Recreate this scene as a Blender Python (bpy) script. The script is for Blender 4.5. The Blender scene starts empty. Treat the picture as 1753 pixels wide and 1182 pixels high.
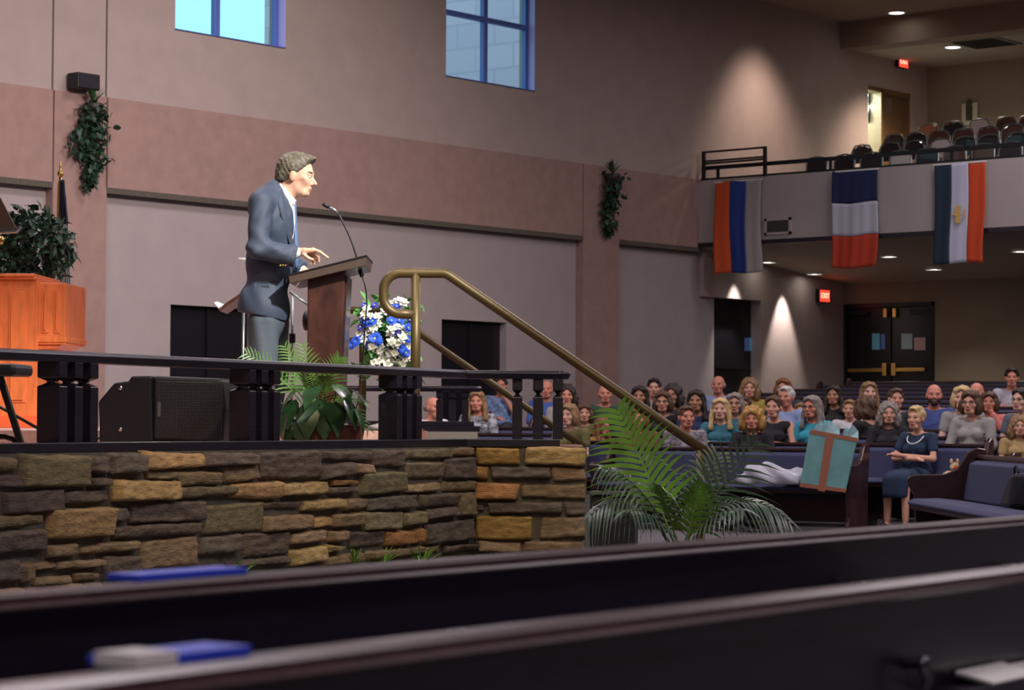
import bpy, math, random
import numpy as np
from mathutils import Vector, Matrix, Euler
R = math.radians
S = bpy.context.scene
COL = S.collection
random.seed(7)

# ------------------------------------------------------------------ camera
FPX = 4139.0                      # 85 mm lens on a 1753 px wide frame
CZ = 1.05
YAW, PITCH, ROLL = R(39.58), R(1.84), R(0.27)
_f = Vector((math.cos(YAW)*math.cos(PITCH), math.sin(YAW)*math.cos(PITCH), math.sin(PITCH)))
_r0 = Vector((math.sin(YAW), -math.cos(YAW), 0)); _u0 = _r0.cross(_f)
_r = _r0*math.cos(ROLL) + _u0*math.sin(ROLL); _u = _u0*math.cos(ROLL) - _r0*math.sin(ROLL)
CAM = Vector((0, 0, CZ))
cd = bpy.data.cameras.new('camera'); cam = bpy.data.objects.new('camera', cd); COL.objects.link(cam)
M = Matrix((( _r.x, _u.x, -_f.x, 0), (_r.y, _u.y, -_f.y, 0), (_r.z, _u.z, -_f.z, CZ), (0, 0, 0, 1)))
cam.matrix_world = M
cd.sensor_width = 36; cd.lens = 36*FPX/1753.0; cd.clip_start = .05; cd.clip_end = 300
cd.dof.use_dof = True; cd.dof.focus_distance = 14.3; cd.dof.aperture_fstop = 7.0
S.camera = cam
S.view_settings.view_transform = 'Standard'; S.view_settings.look = 'None'
S.view_settings.gamma = 1; S.view_settings.use_curve_mapping = False
S.view_settings.exposure = 0.10

# ------------------------------------------------------------------ sky outside the windows
wd = bpy.data.worlds.new('sky'); S.world = wd; wd.use_nodes = True
bg = wd.node_tree.nodes['Background']; bg.inputs[0].default_value = (.43, .92, .93, 1); bg.inputs[1].default_value = 1.06

# ------------------------------------------------------------------ projection helpers
def ray(x, y):
    return (_f + _r*((x-876.5)/FPX) + _u*((591-y)/FPX))
def P(x, y, d): return CAM + ray(x, y)*d                      # point at depth d
def onY(x, y, Y):
    v = ray(x, y); return CAM + v*(Y/v.y)
def onX(x, y, X):
    v = ray(x, y); return CAM + v*(X/v.x)
FH = Vector((math.cos(YAW), math.sin(YAW), 0)); RH = Vector((math.sin(YAW), -math.cos(YAW), 0))
def AD(a, d, z=0): return FH*d + RH*a + Vector((0, 0, z))      # a metres to the right, d metres ahead
def adir(a, d): return (FH*d + RH*a)
def heading(a, d):                                            # rotation so that local +Y looks along (a,d)
    v = adir(a, d); return math.atan2(v.y, v.x) - math.pi/2

# ------------------------------------------------------------------ lights
def lamp(kind, name, loc, energy, color=(1, 1, 1), target=None, size=.3, angle=60, blend=.5, sy=None):
    l = bpy.data.lights.new(name, kind); l.energy = energy; l.color = color
    if kind == 'AREA':
        l.size = size
        if sy: l.shape = 'RECTANGLE'; l.size_y = sy
    elif kind == 'SPOT': l.spot_size = R(angle); l.spot_blend = blend; l.shadow_soft_size = size
    else: l.shadow_soft_size = size
    o = bpy.data.objects.new(name, l); COL.objects.link(o); o.location = loc
    if target is not None:
        o.rotation_euler = (Vector(target)-Vector(loc)).to_track_quat('-Z', 'Y').to_euler()
    return o
YW, XB, XF, XU, XBEAM = 22.3, 36.0, 31.6, 38.9, 35.9           # side wall, back wall, balcony front, balcony back wall, beam
ZC = 8.03
# unseen fill panels added under the ceiling over the pews and the stage
FILL = [(-1, -2, 85), (8, 2, 60), (16, 2, 80), (24, 3, 84), (9, 10, 66), (18, 10, 95), (26, 11, 72), (13, 17, 75), (20, 17.5, 60), (30, 15, 34)]
for i, (x, y, e) in enumerate(FILL):
    lamp('AREA', 'fill_light', (x, y, ZC-.12), e*3.2, (1, .875, .925), size=1.6)
# stage spot on the man at the lectern, from high up to the right of the camera
man_at = AD(-1.5, 14.4, 1.9)
lamp('SPOT', 'stage_spot', AD(4.2, 8.0, 7.6), 6800, (1, .97, .90), AD(-1.35, 14.4, 2.1), .15, 17, .7)
lamp('SPOT', 'flower_spot', AD(2.0, 10.0, 7.6), 1000, (1, .98, .92), AD(-.95, 15.4, 1.6), .15, 14, .8)
lamp('SPOT', 'stage_spot_left', AD(-1.5, 7.5, 7.7), 900, (1, .86, .72), AD(-4.2, 18.0, 1.5), .2, 26, .8)
# warm light raking the stone face and the front of the stage
lamp('SPOT', 'apron_spot', AD(-.6, 5.0, 7.8), 1050, (1, .80, .50), AD(-.6, 13.5, .6), .25, 34, .8)
# wash on the upper side wall
lamp('SPOT', 'wall_wash', (15.5, 8.5, 7.7), 3000, (1, .86, .80), (19.2, YW, 3.6), .35, 58, .8)
lamp('SPOT', 'wall_wash', (33.2, YW-1.2, ZC-.2), 290, (1, .76, .62), (33.3, YW-.0, 4.6), .25, 84, 1.0)
lamp('SPOT', 'wall_wash', (36.8, YW-1.2, 7.5), 260, (1, .76, .6), (36.8, YW-.0, 4.6), .2, 84, 1.0)

# ------------------------------------------------------------------ materials
def mat(name, col, rough=.6, metal=0, noise=0, nscale=20, bump=0, bscale=60, coat=0, emit=0, ecol=None, spec=.5, sss=0):
    m = bpy.data.materials.new(name); m.use_nodes = True
    n = m.node_tree.nodes; L = m.node_tree.links; b = n['Principled BSDF']
    b.inputs['Base Color'].default_value = (*col, 1); b.inputs['Roughness'].default_value = rough
    b.inputs['Metallic'].default_value = metal; b.inputs['Coat Weight'].default_value = coat
    b.inputs['Specular IOR Level'].default_value = spec
    if emit:
        b.inputs['Emission Color'].default_value = (*(ecol or col), 1); b.inputs['Emission Strength'].default_value = emit
    tc = n.new('ShaderNodeTexCoord')
    if noise:
        t = n.new('ShaderNodeTexNoise'); t.inputs['Scale'].default_value = nscale; t.inputs['Detail'].default_value = 5
        L.new(tc.outputs['Object'], t.inputs['Vector'])
        r = n.new('ShaderNodeValToRGB'); lo = [max(0, c*(1-noise)) for c in col]; hi = [min(1, c*(1+noise)) for c in col]
        r.color_ramp.elements[0].position = .3; r.color_ramp.elements[1].position = .7
        r.color_ramp.elements[0].color = (*lo, 1); r.color_ramp.elements[1].color = (*hi, 1)
        L.new(t.outputs['Fac'], r.inputs['Fac']); L.new(r.outputs['Color'], b.inputs['Base Color'])
    if bump:
        t = n.new('ShaderNodeTexNoise'); t.inputs['Scale'].default_value = bscale; t.inputs['Detail'].default_value = 6
        L.new(tc.outputs['Object'], t.inputs['Vector'])
        bm = n.new('ShaderNodeBump'); bm.inputs['Strength'].default_value = bump; bm.inputs['Distance'].default_value = .01
        L.new(t.outputs['Fac'], bm.inputs['Height']); L.new(bm.outputs['Normal'], b.inputs['Normal'])
    return m
def wood(name, col, rough=.35, dark=.55, scale=(2, 2, 14), coat=.2):
    m = bpy.data.materials.new(name); m.use_nodes = True
    n = m.node_tree.nodes; L = m.node_tree.links; b = n['Principled BSDF']
    tc = n.new('ShaderNodeTexCoord'); mp = n.new('ShaderNodeMapping'); mp.inputs['Scale'].default_value = scale
    t = n.new('ShaderNodeTexNoise'); t.inputs['Scale'].default_value = 4; t.inputs['Detail'].default_value = 8; t.inputs['Distortion'].default_value = .6
    r = n.new('ShaderNodeValToRGB'); r.color_ramp.elements[0].position = .35; r.color_ramp.elements[1].position = .68
    r.color_ramp.elements[0].color = (*[c*dark for c in col], 1); r.color_ramp.elements[1].color = (*col, 1)
    L.new(tc.outputs['Object'], mp.inputs['Vector']); L.new(mp.outputs[0], t.inputs['Vector']); L.new(t.outputs['Fac'], r.inputs['Fac'])
    L.new(r.outputs['Color'], b.inputs['Base Color']); b.inputs['Roughness'].default_value = rough; b.inputs['Coat Weight'].default_value = coat
    b.inputs['Coat Roughness'].default_value = .15
    return m
K = {}
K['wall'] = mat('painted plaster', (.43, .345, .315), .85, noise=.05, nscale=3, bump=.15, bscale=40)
K['band'] = mat('rose textured plaster', (.36, .235, .205), .9, noise=.08, nscale=6, bump=.3, bscale=30)
K['panel'] = mat('pale wall panel', (.41, .355, .35), .85, noise=.04, nscale=3, bump=.1)
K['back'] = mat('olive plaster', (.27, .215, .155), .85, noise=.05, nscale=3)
K['ceil'] = mat('ceiling plaster', (.30, .22, .17), .9, noise=.05, nscale=2)
K['ceilU'] = mat('balcony ceiling tile', (.40, .33, .25), .9)
K['fascia'] = mat('balcony front paint', (.40, .36, .35), .8, noise=.04, nscale=2)
K['carpet'] = mat('grey carpet', (.10, .09, .10), .95, noise=.25, nscale=80)
K['stagefloor'] = mat('stage carpet', (.50, .30, .25), .9, noise=.12, nscale=40)
K['cream'] = mat('cream painted riser', (.52, .48, .36), .7)
K['darkwood'] = wood('black stained wood', (.017, .012, .026), .40, .5, coat=.25)
K['mahogany'] = wood('mahogany', (.042, .013, .014), .36, .5, (14, 2, 2), coat=.25)
K['pewback'] = wood('dark pew board', (.019, .012, .030), .42, .5, (2, 2, 14), coat=.3)
K['cap'] = wood('polished pew cap', (.060, .018, .024), .30, .5, (14, 2, 2), coat=.35)
K['capd'] = wood('dark pew cap', (.035, .012, .014), .4, .5, (14, 2, 2), coat=.15)
K['orange'] = wood('orange oak', (.80, .20, .055), .38, .72, (5, 5, 1.2), coat=.3)
K['lectern'] = wood('lectern walnut', (.075, .025, .018), .35, .35, (3, 3, 1), coat=.3)
K['brass'] = mat('bronze painted pipe', (.095, .065, .022), .42, .35, spec=.5)
K['gold'] = mat('brass', (.75, .50, .15), .3, 1)
K['black'] = mat('black plastic', (.010, .010, .016), .5, bump=.1, bscale=200)
K['blackm'] = mat('black painted metal', (.014, .014, .017), .35, .3)
K['grey'] = mat('grey metal', (.28, .31, .32), .35, .8)
K['chrome'] = mat('chrome', (.75, .75, .75), .2, 1)
K['navy'] = mat('navy pew fabric', (.036, .042, .10), .9, noise=.15, nscale=90)
K['bluelitframe'] = mat('blue lit window frame', (.10, .17, .55), .4)  # blue daylight on the frames is put into their colour
K['door'] = mat('black door paint', (.010, .010, .013), .3)
K['brown'] = wood('brown door', (.22, .12, .05), .5, .8)
K['white'] = mat('white paper', (.82, .82, .80), .7)
K['cyanpaper'] = mat('light blue paper', (.22, .70, .98), .7)
K['bluepaper'] = mat('mid blue paper', (.14, .30, .75), .7)
K['greypaper'] = mat('grey green paper', (.42, .60, .62), .7)
K['tanpaper'] = mat('tan paper', (.60, .46, .42), .7)
K['royal'] = mat('royal blue cover', (.02, .07, .80), .5)
K['red'] = mat('exit sign red', (.9, .03, .01), .5, emit=2.2, ecol=(1, .04, .02))
K['redlit'] = mat('exit letter', (1, .3, .25), .5, emit=4, ecol=(1, .22, .15))
K['lamp'] = mat('light lens', (1, .97, .9), .4, emit=9, ecol=(1, .95, .86))
K['leaf'] = mat('leaf green', (.030, .085, .028), .45, noise=.4, nscale=25)
K['leafd'] = mat('dark ivy leaf', (.022, .060, .032), .5, noise=.4, nscale=15)
K['palm'] = mat('palm green', (.17, .36, .05), .4, noise=.3, nscale=8)
K['palmshade'] = mat('shaded palm leaf', (.045, .085, .055), .4, noise=.3, nscale=8)  # shade on the rear fronds put into a darker copy of the lit green
K['stem'] = mat('stem', (.05, .06, .02), .6)
K['bark'] = mat('trunk bark', (.10, .06, .03), .8, noise=.3)
K['pot'] = mat('terracotta planter', (.13, .035, .018), .55, noise=.1)
K['potd'] = mat('dark pot', (.03, .025, .02), .5)
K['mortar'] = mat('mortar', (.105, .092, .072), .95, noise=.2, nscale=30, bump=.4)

# ------------------------------------------------------------------ mesh builder
class MB:
    def __init__(s): s.v = []; s.f = []; s.m = []; s.cur = 0
    def add(s, vs, fs):
        o = len(s.v); s.v += [tuple(v) for v in vs]; s.f += [tuple(i+o for i in f) for f in fs]; s.m += [s.cur]*len(fs); return s
    def box(s, c, size, rot=None):
        sx, sy, sz = [k/2 for k in size]; c = Vector(c)
        vs = [Vector((x, y, z)) for x in (-sx, sx) for y in (-sy, sy) for z in (-sz, sz)]
        if rot is not None: vs = [rot @ v for v in vs]
        return s.add([v+c for v in vs], [(0, 1, 3, 2), (4, 6, 7, 5), (0, 4, 5, 1), (2, 3, 7, 6), (0, 2, 6, 4), (1, 5, 7, 3)])
    def b2(s, lo, hi):
        return s.box([(a+b)/2 for a, b in zip(lo, hi)], [b-a for a, b in zip(lo, hi)])
    def beam(s, a, b, w, h, up=(0, 0, 1)):
        a = Vector(a); b = Vector(b); d = (b-a); L = d.length; d.normalize(); side = d.cross(Vector(up)).normalized(); u = side.cross(d)
        rot = Matrix((d, side, u)).transposed(); return s.box((a+b)/2, (L, w, h), rot)
    def tube(s, pts, r, seg=10, cap=True):
        pts = [Vector(p) for p in pts]; n = len(pts); rr = r if isinstance(r, (list, tuple)) else [r]*n
        t0 = (pts[1]-pts[0]).normalized(); ref = Vector((0, 0, 1)) if abs(t0.z) < .9 else Vector((1, 0, 0))
        nrm = t0.cross(ref).normalized(); vs = []
        for i, p in enumerate(pts):
            t = (pts[min(i+1, n-1)]-pts[max(i-1, 0)]).normalized()
            nrm = (nrm - t*nrm.dot(t)).normalized(); bn = t.cross(nrm)
            for k in range(seg):
                a = 2*math.pi*k/seg; vs.append(p + (nrm*math.cos(a)+bn*math.sin(a))*rr[i])
        fs = [(i*seg+k, i*seg+(k+1) % seg, (i+1)*seg+(k+1) % seg, (i+1)*seg+k) for i in range(n-1) for k in range(seg)]
        if cap: fs += [tuple(range(seg))[::-1], tuple((n-1)*seg+k for k in range(seg))]
        return s.add(vs, fs)
    def lathe(s, prof, c=(0, 0, 0), seg=20):
        c = Vector(c); vs = [c+Vector((r*math.cos(2*math.pi*k/seg), r*math.sin(2*math.pi*k/seg), z)) for r, z in prof for k in range(seg)]
        n = len(prof); fs = [(i*seg+k, i*seg+(k+1) % seg, (i+1)*seg+(k+1) % seg, (i+1)*seg+k) for i in range(n-1) for k in range(seg)]
        fs += [tuple(range(seg))[::-1], tuple((n-1)*seg+k for k in range(seg))]
        return s.add(vs, fs)
    def ell(s, c, r, seg=14, ring=9, rot=None):
        vs = []; c = Vector(c)
        for i in range(ring+1):
            th = math.pi*i/ring
            for k in range(seg):
                a = 2*math.pi*k/seg; v = Vector((r[0]*math.sin(th)*math.cos(a), r[1]*math.sin(th)*math.sin(a), r[2]*math.cos(th)))
                if rot is not None: v = rot @ v
                vs.append(c+v)
        return s.add(vs, [(i*seg+k, (i+1)*seg+k, (i+1)*seg+(k+1) % seg, i*seg+(k+1) % seg) for i in range(ring) for k in range(seg)])
    def prism(s, poly, off):
        n = len(poly); off = Vector(off); a = [Vector(p) for p in poly]; b = [p+off for p in a]
        return s.add(a+b, [tuple(range(n))[::-1], tuple(range(n, 2*n))] + [(i, (i+1) % n, n+(i+1) % n, n+i) for i in range(n)])
    def build(s, name, mats, parent=None, smooth=False, bevel=0, loc=None, rz=0):
        me = bpy.data.meshes.new(name); me.from_pydata(s.v, [], s.f)
        for m in (mats if isinstance(mats, (list, tuple)) else [mats]): me.materials.append(K[m] if isinstance(m, str) else m)
        me.polygons.foreach_set('material_index', s.m)
        if smooth: me.polygons.foreach_set('use_smooth', [True]*len(s.f))
        me.validate(); me.update()
        import bmesh
        bm = bmesh.new(); bm.from_mesh(me); bmesh.ops.recalc_face_normals(bm, faces=bm.faces); bm.to_mesh(me); bm.free()
        o = bpy.data.objects.new(name, me); COL.objects.link(o)
        if parent: o.parent = parent
        if loc is not None: o.location = loc
        o.rotation_euler.z = rz
        if bevel:
            b = o.modifiers.new('bevel', 'BEVEL'); b.width = bevel; b.segments = 2; b.limit_method = 'ANGLE'
        return o
def thing(name, label, cat, loc=(0, 0, 0), rz=0, group=None):
    o = bpy.data.objects.new(name, None); COL.objects.link(o); o.location = loc; o.rotation_euler.z = rz
    o.empty_display_size = .1; o['label'] = label; o['category'] = cat
    if group: o['group'] = group
    return o
def tag(o, label, cat, group=None):
    o['label'] = label; o['category'] = cat
    if group: o['group'] = group
    return o
def struct(o): o['kind'] = 'structure'; return o
def dup(root, loc=None, rz=None, label=None, group=None):
    def cp(o, par):
        c = o.copy(); COL.objects.link(c)
        if par: c.parent = par
        for ch in list(o.children): cp(ch, c)
        return c
    c = cp(root, None)
    if loc is not None: c.location = loc
    if rz is not None: c.rotation_euler.z = rz
    if label: c['label'] = label
    if group: c['group'] = group
    return c

# ------------------------------------------------------------------ implicit surfaces (for people)
def snet(fn, lo, hi, h):
    lo = np.array(lo, float); hi = np.array(hi, float); n = np.ceil((hi-lo)/h).astype(int)+1
    ax = [lo[i]+h*np.arange(n[i]) for i in range(3)]
    G = np.stack(np.meshgrid(*ax, indexing='ij'), -1).reshape(-1, 3)
    v = fn(G).reshape(n); s = v < 0
    c = [(i, j, k) for i in (0, 1) for j in (0, 1) for k in (0, 1)]
    sl = lambda A, o: A[o[0]:n[0]-1+o[0], o[1]:n[1]-1+o[1], o[2]:n[2]-1+o[2]]
    cnt = sum(sl(s, o).astype(int) for o in c); mask = (cnt > 0) & (cnt < 8)
    acc = np.zeros(mask.shape+(3,)); num = np.zeros(mask.shape)
    for a in c:
        for ax_ in range(3):
            if a[ax_] == 0:
                b = list(a); b[ax_] = 1
                va = sl(v, a); vb = sl(v, b); x = ((va < 0) != (vb < 0)) & mask
                t = np.where(x, va/np.where(x, va-vb, 1), 0)
                for q in range(3):
                    acc[..., q] += np.where(x, (a[q] + (t if q == ax_ else 0)), 0)
                num += x
    idx = -np.ones(mask.shape, int); idx[mask] = np.arange(mask.sum())
    ijk = np.argwhere(mask); V = (ijk + acc[mask]/num[mask][:, None])*h + lo
    F = []
    for ax_ in range(3):
        A = [slice(1, n[q]-1) for q in range(3)]; B = list(A); A[ax_] = slice(0, n[ax_]-1); B = list(A); B[ax_] = slice(1, n[ax_])
        s0 = s[tuple(A)]; s1 = s[tuple(B)]; e = np.argwhere(s0 != s1); sg = s0[s0 != s1]
        e = e + np.array([0 if q == ax_ else 1 for q in range(3)])
        p, q = [(1, 2), (2, 0), (0, 1)][ax_]
        def cell(dp, dq):
            w = e.copy(); w[:, p] -= dp; w[:, q] -= dq; return idx[w[:, 0], w[:, 1], w[:, 2]]
        f = np.stack([cell(1, 1), cell(0, 1), cell(0, 0), cell(1, 0)], 1)
        f[~sg] = f[~sg][:, ::-1]; F.append(f)
    return V, np.concatenate(F)
def cap_(p, a, b, ra, rb=None):
    rb = ra if rb is None else rb; a = np.array(a, float); b = np.array(b, float); ab = b-a
    t = np.clip(((p-a)@ab)/(ab@ab), 0, 1); return np.linalg.norm(p-a-t[:, None]*ab, axis=1)-(ra+(rb-ra)*t)
def el_(p, c, r):
    q = p-np.array(c, float); r = np.array(r, float); k0 = np.linalg.norm(q/r, axis=1); k1 = np.linalg.norm(q/r**2, axis=1)+1e-9
    return k0*(k0-1)/k1
def sm(a, b, k=.02):
    h = np.clip(.5+.5*(b-a)/k, 0, 1); return b*(1-h)+a*h-k*h*(1-h)
def ss(a, b, k=.01): return -sm(-a, b, k)                      # a minus b
def smesh(name, fn, lo, hi, h, mats, matfn=None):
    V, F = snet(fn, lo, hi, h); me = bpy.data.meshes.new(name); me.from_pydata(V.tolist(), [], F.tolist())
    for m in mats: me.materials.append(m)
    if matfn is not None:
        me.polygons.foreach_set('material_index', matfn(V[F].mean(1)).astype(int))
    me.polygons.foreach_set('use_smooth', [True]*len(F)); me.update(); return me
def joinme(name, parts):
    V = []; F = []; Mi = []; mats = []
    for me in parts:
        o = len(V); V += [tuple(v.co) for v in me.vertices]; mo = len(mats); mats += list(me.materials)
        for p in me.polygons: F.append(tuple(i+o for i in p.vertices)); Mi.append(p.material_index+mo)
    r = bpy.data.meshes.new(name); r.from_pydata(V, [], F)
    for m in mats: r.materials.append(m)
    r.polygons.foreach_set('material_index', Mi); r.polygons.foreach_set('use_smooth', [True]*len(F)); r.update(); return r
def rot3(yaw=0, pitch=0, roll=0): return np.array(Euler((R(pitch), R(roll), R(yaw)), 'XYZ').to_matrix())
def head_sdf(q, nose=1.0, fem=0):
    d = el_(q, (0, -.016, .028), (.074, .096, .088))
    d = sm(d, el_(q, (0, .020, -.030), (.060-.003*fem, .066, .080)), .03)
    d = sm(d, cap_(q, (-.026, .056, -.088), (.026, .056, -.088), .019), .025)
    d = sm(d, cap_(q, (-.034, .070, .022), (.034, .070, .022), .012), .018)
    for s_ in (-1, 1):
        d = sm(d, el_(q, (s_*.044, .052, -.025), (.022, .024, .022)), .02)
        d = ss(d, el_(q, (s_*.031, .101, .006), (.019, .017, .011)), .012)
        d = sm(d, el_(q, (s_*.076, -.008, -.008), (.010, .019, .031)), .008)
    d = sm(d, cap_(q, (0, .078, .008), (0, .083+.020*nose, -.028), .007, .0105), .010)
    d = sm(d, el_(q, (0, .084, -.034), (.017, .013, .009)), .008)
    d = sm(d, el_(q, (0, .082, -.058), (.025, .010, .006)), .006)
    d = sm(d, el_(q, (0, .079, -.068), (.021, .010, .007)), .006)
    return d

# ================================================================== ROOM
def vof(a, d): return .47*a+.88*d
V0, VS = 22.6, .073
def floorz_v(v): return min(1.0, max(0.0, (v-V0)*VS))
def floorz(a, d): return floorz_v(vof(a, d))
def VT(v, t, z=0): return AD(.47*v+.88*t, .88*v-.47*t, z)       # pew coordinates: v back from the stage, t to the right
# floor: a gently rising auditorium floor
vs = []; fs = []
vl = [-25, 22.6, 36.3, 62]
m = MB()
for v in vl:
    for t in (-45, 40): vs.append(VT(v, t, floorz_v(v)))
for v in vl:
    for t in (-45, 40): vs.append(VT(v, t, -.3))
n = len(vl)
for i in range(n-1):
    fs.append((2*i, 2*i+1, 2*i+3, 2*i+2)); fs.append((2*n+2*i, 2*n+2*i+2, 2*n+2*i+3, 2*n+2*i+1))
m.add(vs, fs); struct(m.build('floor', 'carpet'))
YR, XL = -7.0, -7.0
# ceiling: nave, beam and balcony ceiling
m = MB(); m.b2((XL, YR, ZC), (XBEAM, YW+.3, ZC+.2)); struct(m.build('ceiling', 'ceil'))
m = MB(); m.b2((XBEAM, YR, 7.58), (XBEAM+.5, YW-.001, ZC+.2)); struct(m.build('trim_1', 'ceil'))
m = MB(); m.b2((XBEAM+.5, YR, 7.60), (XU+.2, YW+.3, 7.8)); struct(m.build('ceiling_balcony', 'ceilU'))
# side wall with window and door openings (x ranges from the photo)
def wx(x, y=300): return onY(x, y, YW).x
w1 = (wx(297), wx(487)); w2 = (wx(762), wx(915))
WZ0, WZ1 = 5.92, 7.72
ZB0, ZB1 = 3.86, 4.95          # rose band
d3 = (wx(1231, 600), wx(1303, 600)); D3T = 3.09
d1 = (wx(301, 560), wx(301, 560)+1.45); d2 = (wx(765, 600), wx(876, 600)); DT = 2.5
ud = (wx(1486, 200), wx(1558, 200)); UDT = 7.05; UDB = 5.40
p1 = (wx(88), wx(180)); p2 = (wx(995, 500), wx(1057, 500))
def wall_cells(m, xs, zs, holes, y0, y1):
    xs = sorted(set(xs)); zs = sorted(set(zs))
    for x0, x1 in zip(xs, xs[1:]):
        for z0, z1 in zip(zs, zs[1:]):
            cx, cz = (x0+x1)/2, (z0+z1)/2
            if any(h[0] < cx < h[1] and h[2] < cz < h[3] for h in holes): continue
            m.b2((x0, y0, z0), (x1, y1, z1))
# upper wall
m = MB(); holes = [(w1[0], w1[1], WZ0, WZ1), (w2[0], w2[1], WZ0, WZ1), (ud[0], ud[1], 0, UDT)]
xs = [XL-.2, XU+.2] + [h[i] for h in holes for i in (0, 1)]
wall_cells(m, xs, [ZB1, WZ0, UDT, WZ1, ZC], holes, YW, YW+.3)
struct(m.build('wall_left', 'wall'))
# band (from the front to the balcony) and its joints
m = MB()
jo = [XL-.2, p1[0], p1[1], p2[0]+.0, XF+.35]
for a, b in zip(jo, jo[1:]): m.b2((a+.012, YW-.03, ZB0), (b-.012, YW+.3, ZB1))
m.b2((XL-.2, YW-.0, ZB0), (XF+.35, YW+.3, ZB1))
struct(m.build('trim_2', 'band'))
# joints above the pilaster
m = MB()
for x in (p1[0], p1[1]): m.b2((x-.012, YW-.004, ZB1), (x+.012, YW+.002, ZC))
struct(m.build('trim_3', 'mortar'))
# lower recessed panels, with doors
m = MB(); holes = [(d1[0], d1[1], 0, DT), (d2[0], d2[1], 0, DT), (d3[0], d3[1], 0, D3T)]
xs = [XL-.2, XB+.2] + [h[i] for h in holes for i in (0, 1)]
wall_cells(m, xs, [0-.25, DT, D3T, ZB0], holes, YW+.10, YW+.4)
struct(m.build('wall_left_lower', 'panel'))
m = MB(); m.b2((d3[1], YW-.0, D3T), (XB, YW+.11, ZB0))
m.b2((d3[1], YW, -.25), (XB, YW+.11, D3T)); m.b2((wx(1205, 500), YW, D3T), (d3[1], YW+.11, ZB0)); m.b2((XF+.35, YW, ZB0), (XU, YW+.3, ZB1))
struct(m.build('wall_left_rear', 'wall'))
for i, p in enumerate((p1, p2)):
    m = MB(); m.b2((p[0], YW-.03, -.25), (p[1], YW+.11, ZB0)); struct(m.build('trim_%d' % (4+i), 'band'))
# dark strip put in for the shadow line under the band
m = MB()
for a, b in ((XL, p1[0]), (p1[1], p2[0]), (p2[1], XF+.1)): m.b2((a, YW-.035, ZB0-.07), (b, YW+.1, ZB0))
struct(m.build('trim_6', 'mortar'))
# back walls, front wall, right wall
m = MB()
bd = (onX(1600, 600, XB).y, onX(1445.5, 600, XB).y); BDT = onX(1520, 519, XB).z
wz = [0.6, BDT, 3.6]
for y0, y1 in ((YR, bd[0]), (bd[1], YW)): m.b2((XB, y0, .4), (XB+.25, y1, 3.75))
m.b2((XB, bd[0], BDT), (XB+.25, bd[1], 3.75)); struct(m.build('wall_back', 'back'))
m = MB(); m.b2((XB+.26, bd[0]-.1, .4), (XB+.36, bd[1]+.1, 3.7)); struct(m.build('wall_back_outer', 'door'))  # unseen backing added to stop sky light leaking between the door leaves
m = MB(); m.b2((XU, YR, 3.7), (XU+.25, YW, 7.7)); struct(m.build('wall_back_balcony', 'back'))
m = MB(); m.b2((XL-.2, YR-.2, -.3), (XL, YW+.3, ZC+.2)); struct(m.build('wall_front', 'wall'))
m = MB(); m.b2((XL-.2, YR-.2, -.3), (XU+.3, YR, ZC+.2)); struct(m.build('wall_right', 'wall'))
# ---- balcony: parapet, soffit, floor tiers
m = MB(); m.b2((XF, YR, 3.93), (XF+.16, YW-.001, 4.93)); struct(m.build('trim_7', 'fascia'))
m = MB(); m.b2((XF-.02, YR, 3.86), (XF+.2, YW-.04, 3.93)); struct(m.build('trim_8', 'darkwood'))
m = MB(); m.prism([(XF+.05, YW-.002, 3.86), (XB+.1, YW-.002, 3.48), (XB+.1, YW-.002, 4.2), (XF+.05, YW-.002, 4.2)], (0, YR-YW, 0)); struct(m.build('ceiling_soffit', 'ceilU'))
TIER = [(XF+.16, 4.45), (33.0, 4.72), (34.0, 4.99), (35.0, 5.26), (36.0, 5.40), (37.0, 5.54)]
m = MB()
for i, (x, z) in enumerate(TIER):
    x1 = TIER[i+1][0] if i+1 < len(TIER) else XU
    m.b2((x, YR, 4.2), (x1, YW-.003, z))
struct(m.build('floor_balcony', 'carpet'))
# ---- windows
def window(nm, x0, x1, mull, bars):
    m = MB(); y0, y1 = YW+.12, YW+.2; f = .07
    m.b2((x0, y0, WZ0), (x0+f, y1, WZ1)); m.b2((x1-f, y0, WZ0), (x1, y1, WZ1)); m.b2((x0, y0, WZ0), (x1, y1, WZ0+.03)); m.b2((x0, y0, WZ1-f), (x1, y1, WZ1))
    for x in mull: m.b2((x-.045, y0, WZ0), (x+.045, y1, WZ1))
    for z in bars: m.b2((x0, y0-.005, z-.035), (x1, y1+.005, z+.035))
    w = struct(m.build(nm, 'bluelitframe', bevel=.008))
    g = mat('window glass', (.85, .93, 1), .02); b = g.node_tree.nodes['Principled BSDF']; b.inputs['Transmission Weight'].default_value = 1; b.inputs['IOR'].default_value = 1.0
    g.node_tree.nodes['Principled BSDF'].inputs['Specular IOR Level'].default_value = .2
    m = MB(); m.add([(x0, YW+.16, WZ0), (x1, YW+.16, WZ0), (x1, YW+.16, WZ1), (x0, YW+.16, WZ1)], [(0, 1, 2, 3)]); m.build('glass', g, w)
    m = MB()
    m.b2((x0-.0, YW+.0, WZ0-.01), (x1, YW+.12, WZ0+.012)); m.build('sill', 'bluelitframe', w)
    m = MB(); m.b2((x1-.012, YW, WZ0), (x1+.001, YW+.12, WZ1)); m.b2((x0-.001, YW, WZ0), (x0+.006, YW+.12, WZ1)); m.build('reveal', mat('blue lit jamb', (.55, .50, .95), .6), w)  # blue daylight put into the jamb colour
window('window_1', w1[0], w1[1], [wx(384, 20)], [WZ0+.86+.6])
window('window_2', w2[0], w2[1], [onY(829, 100, YW+.15).x], [onY(830, 33, YW+.12).z])
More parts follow.
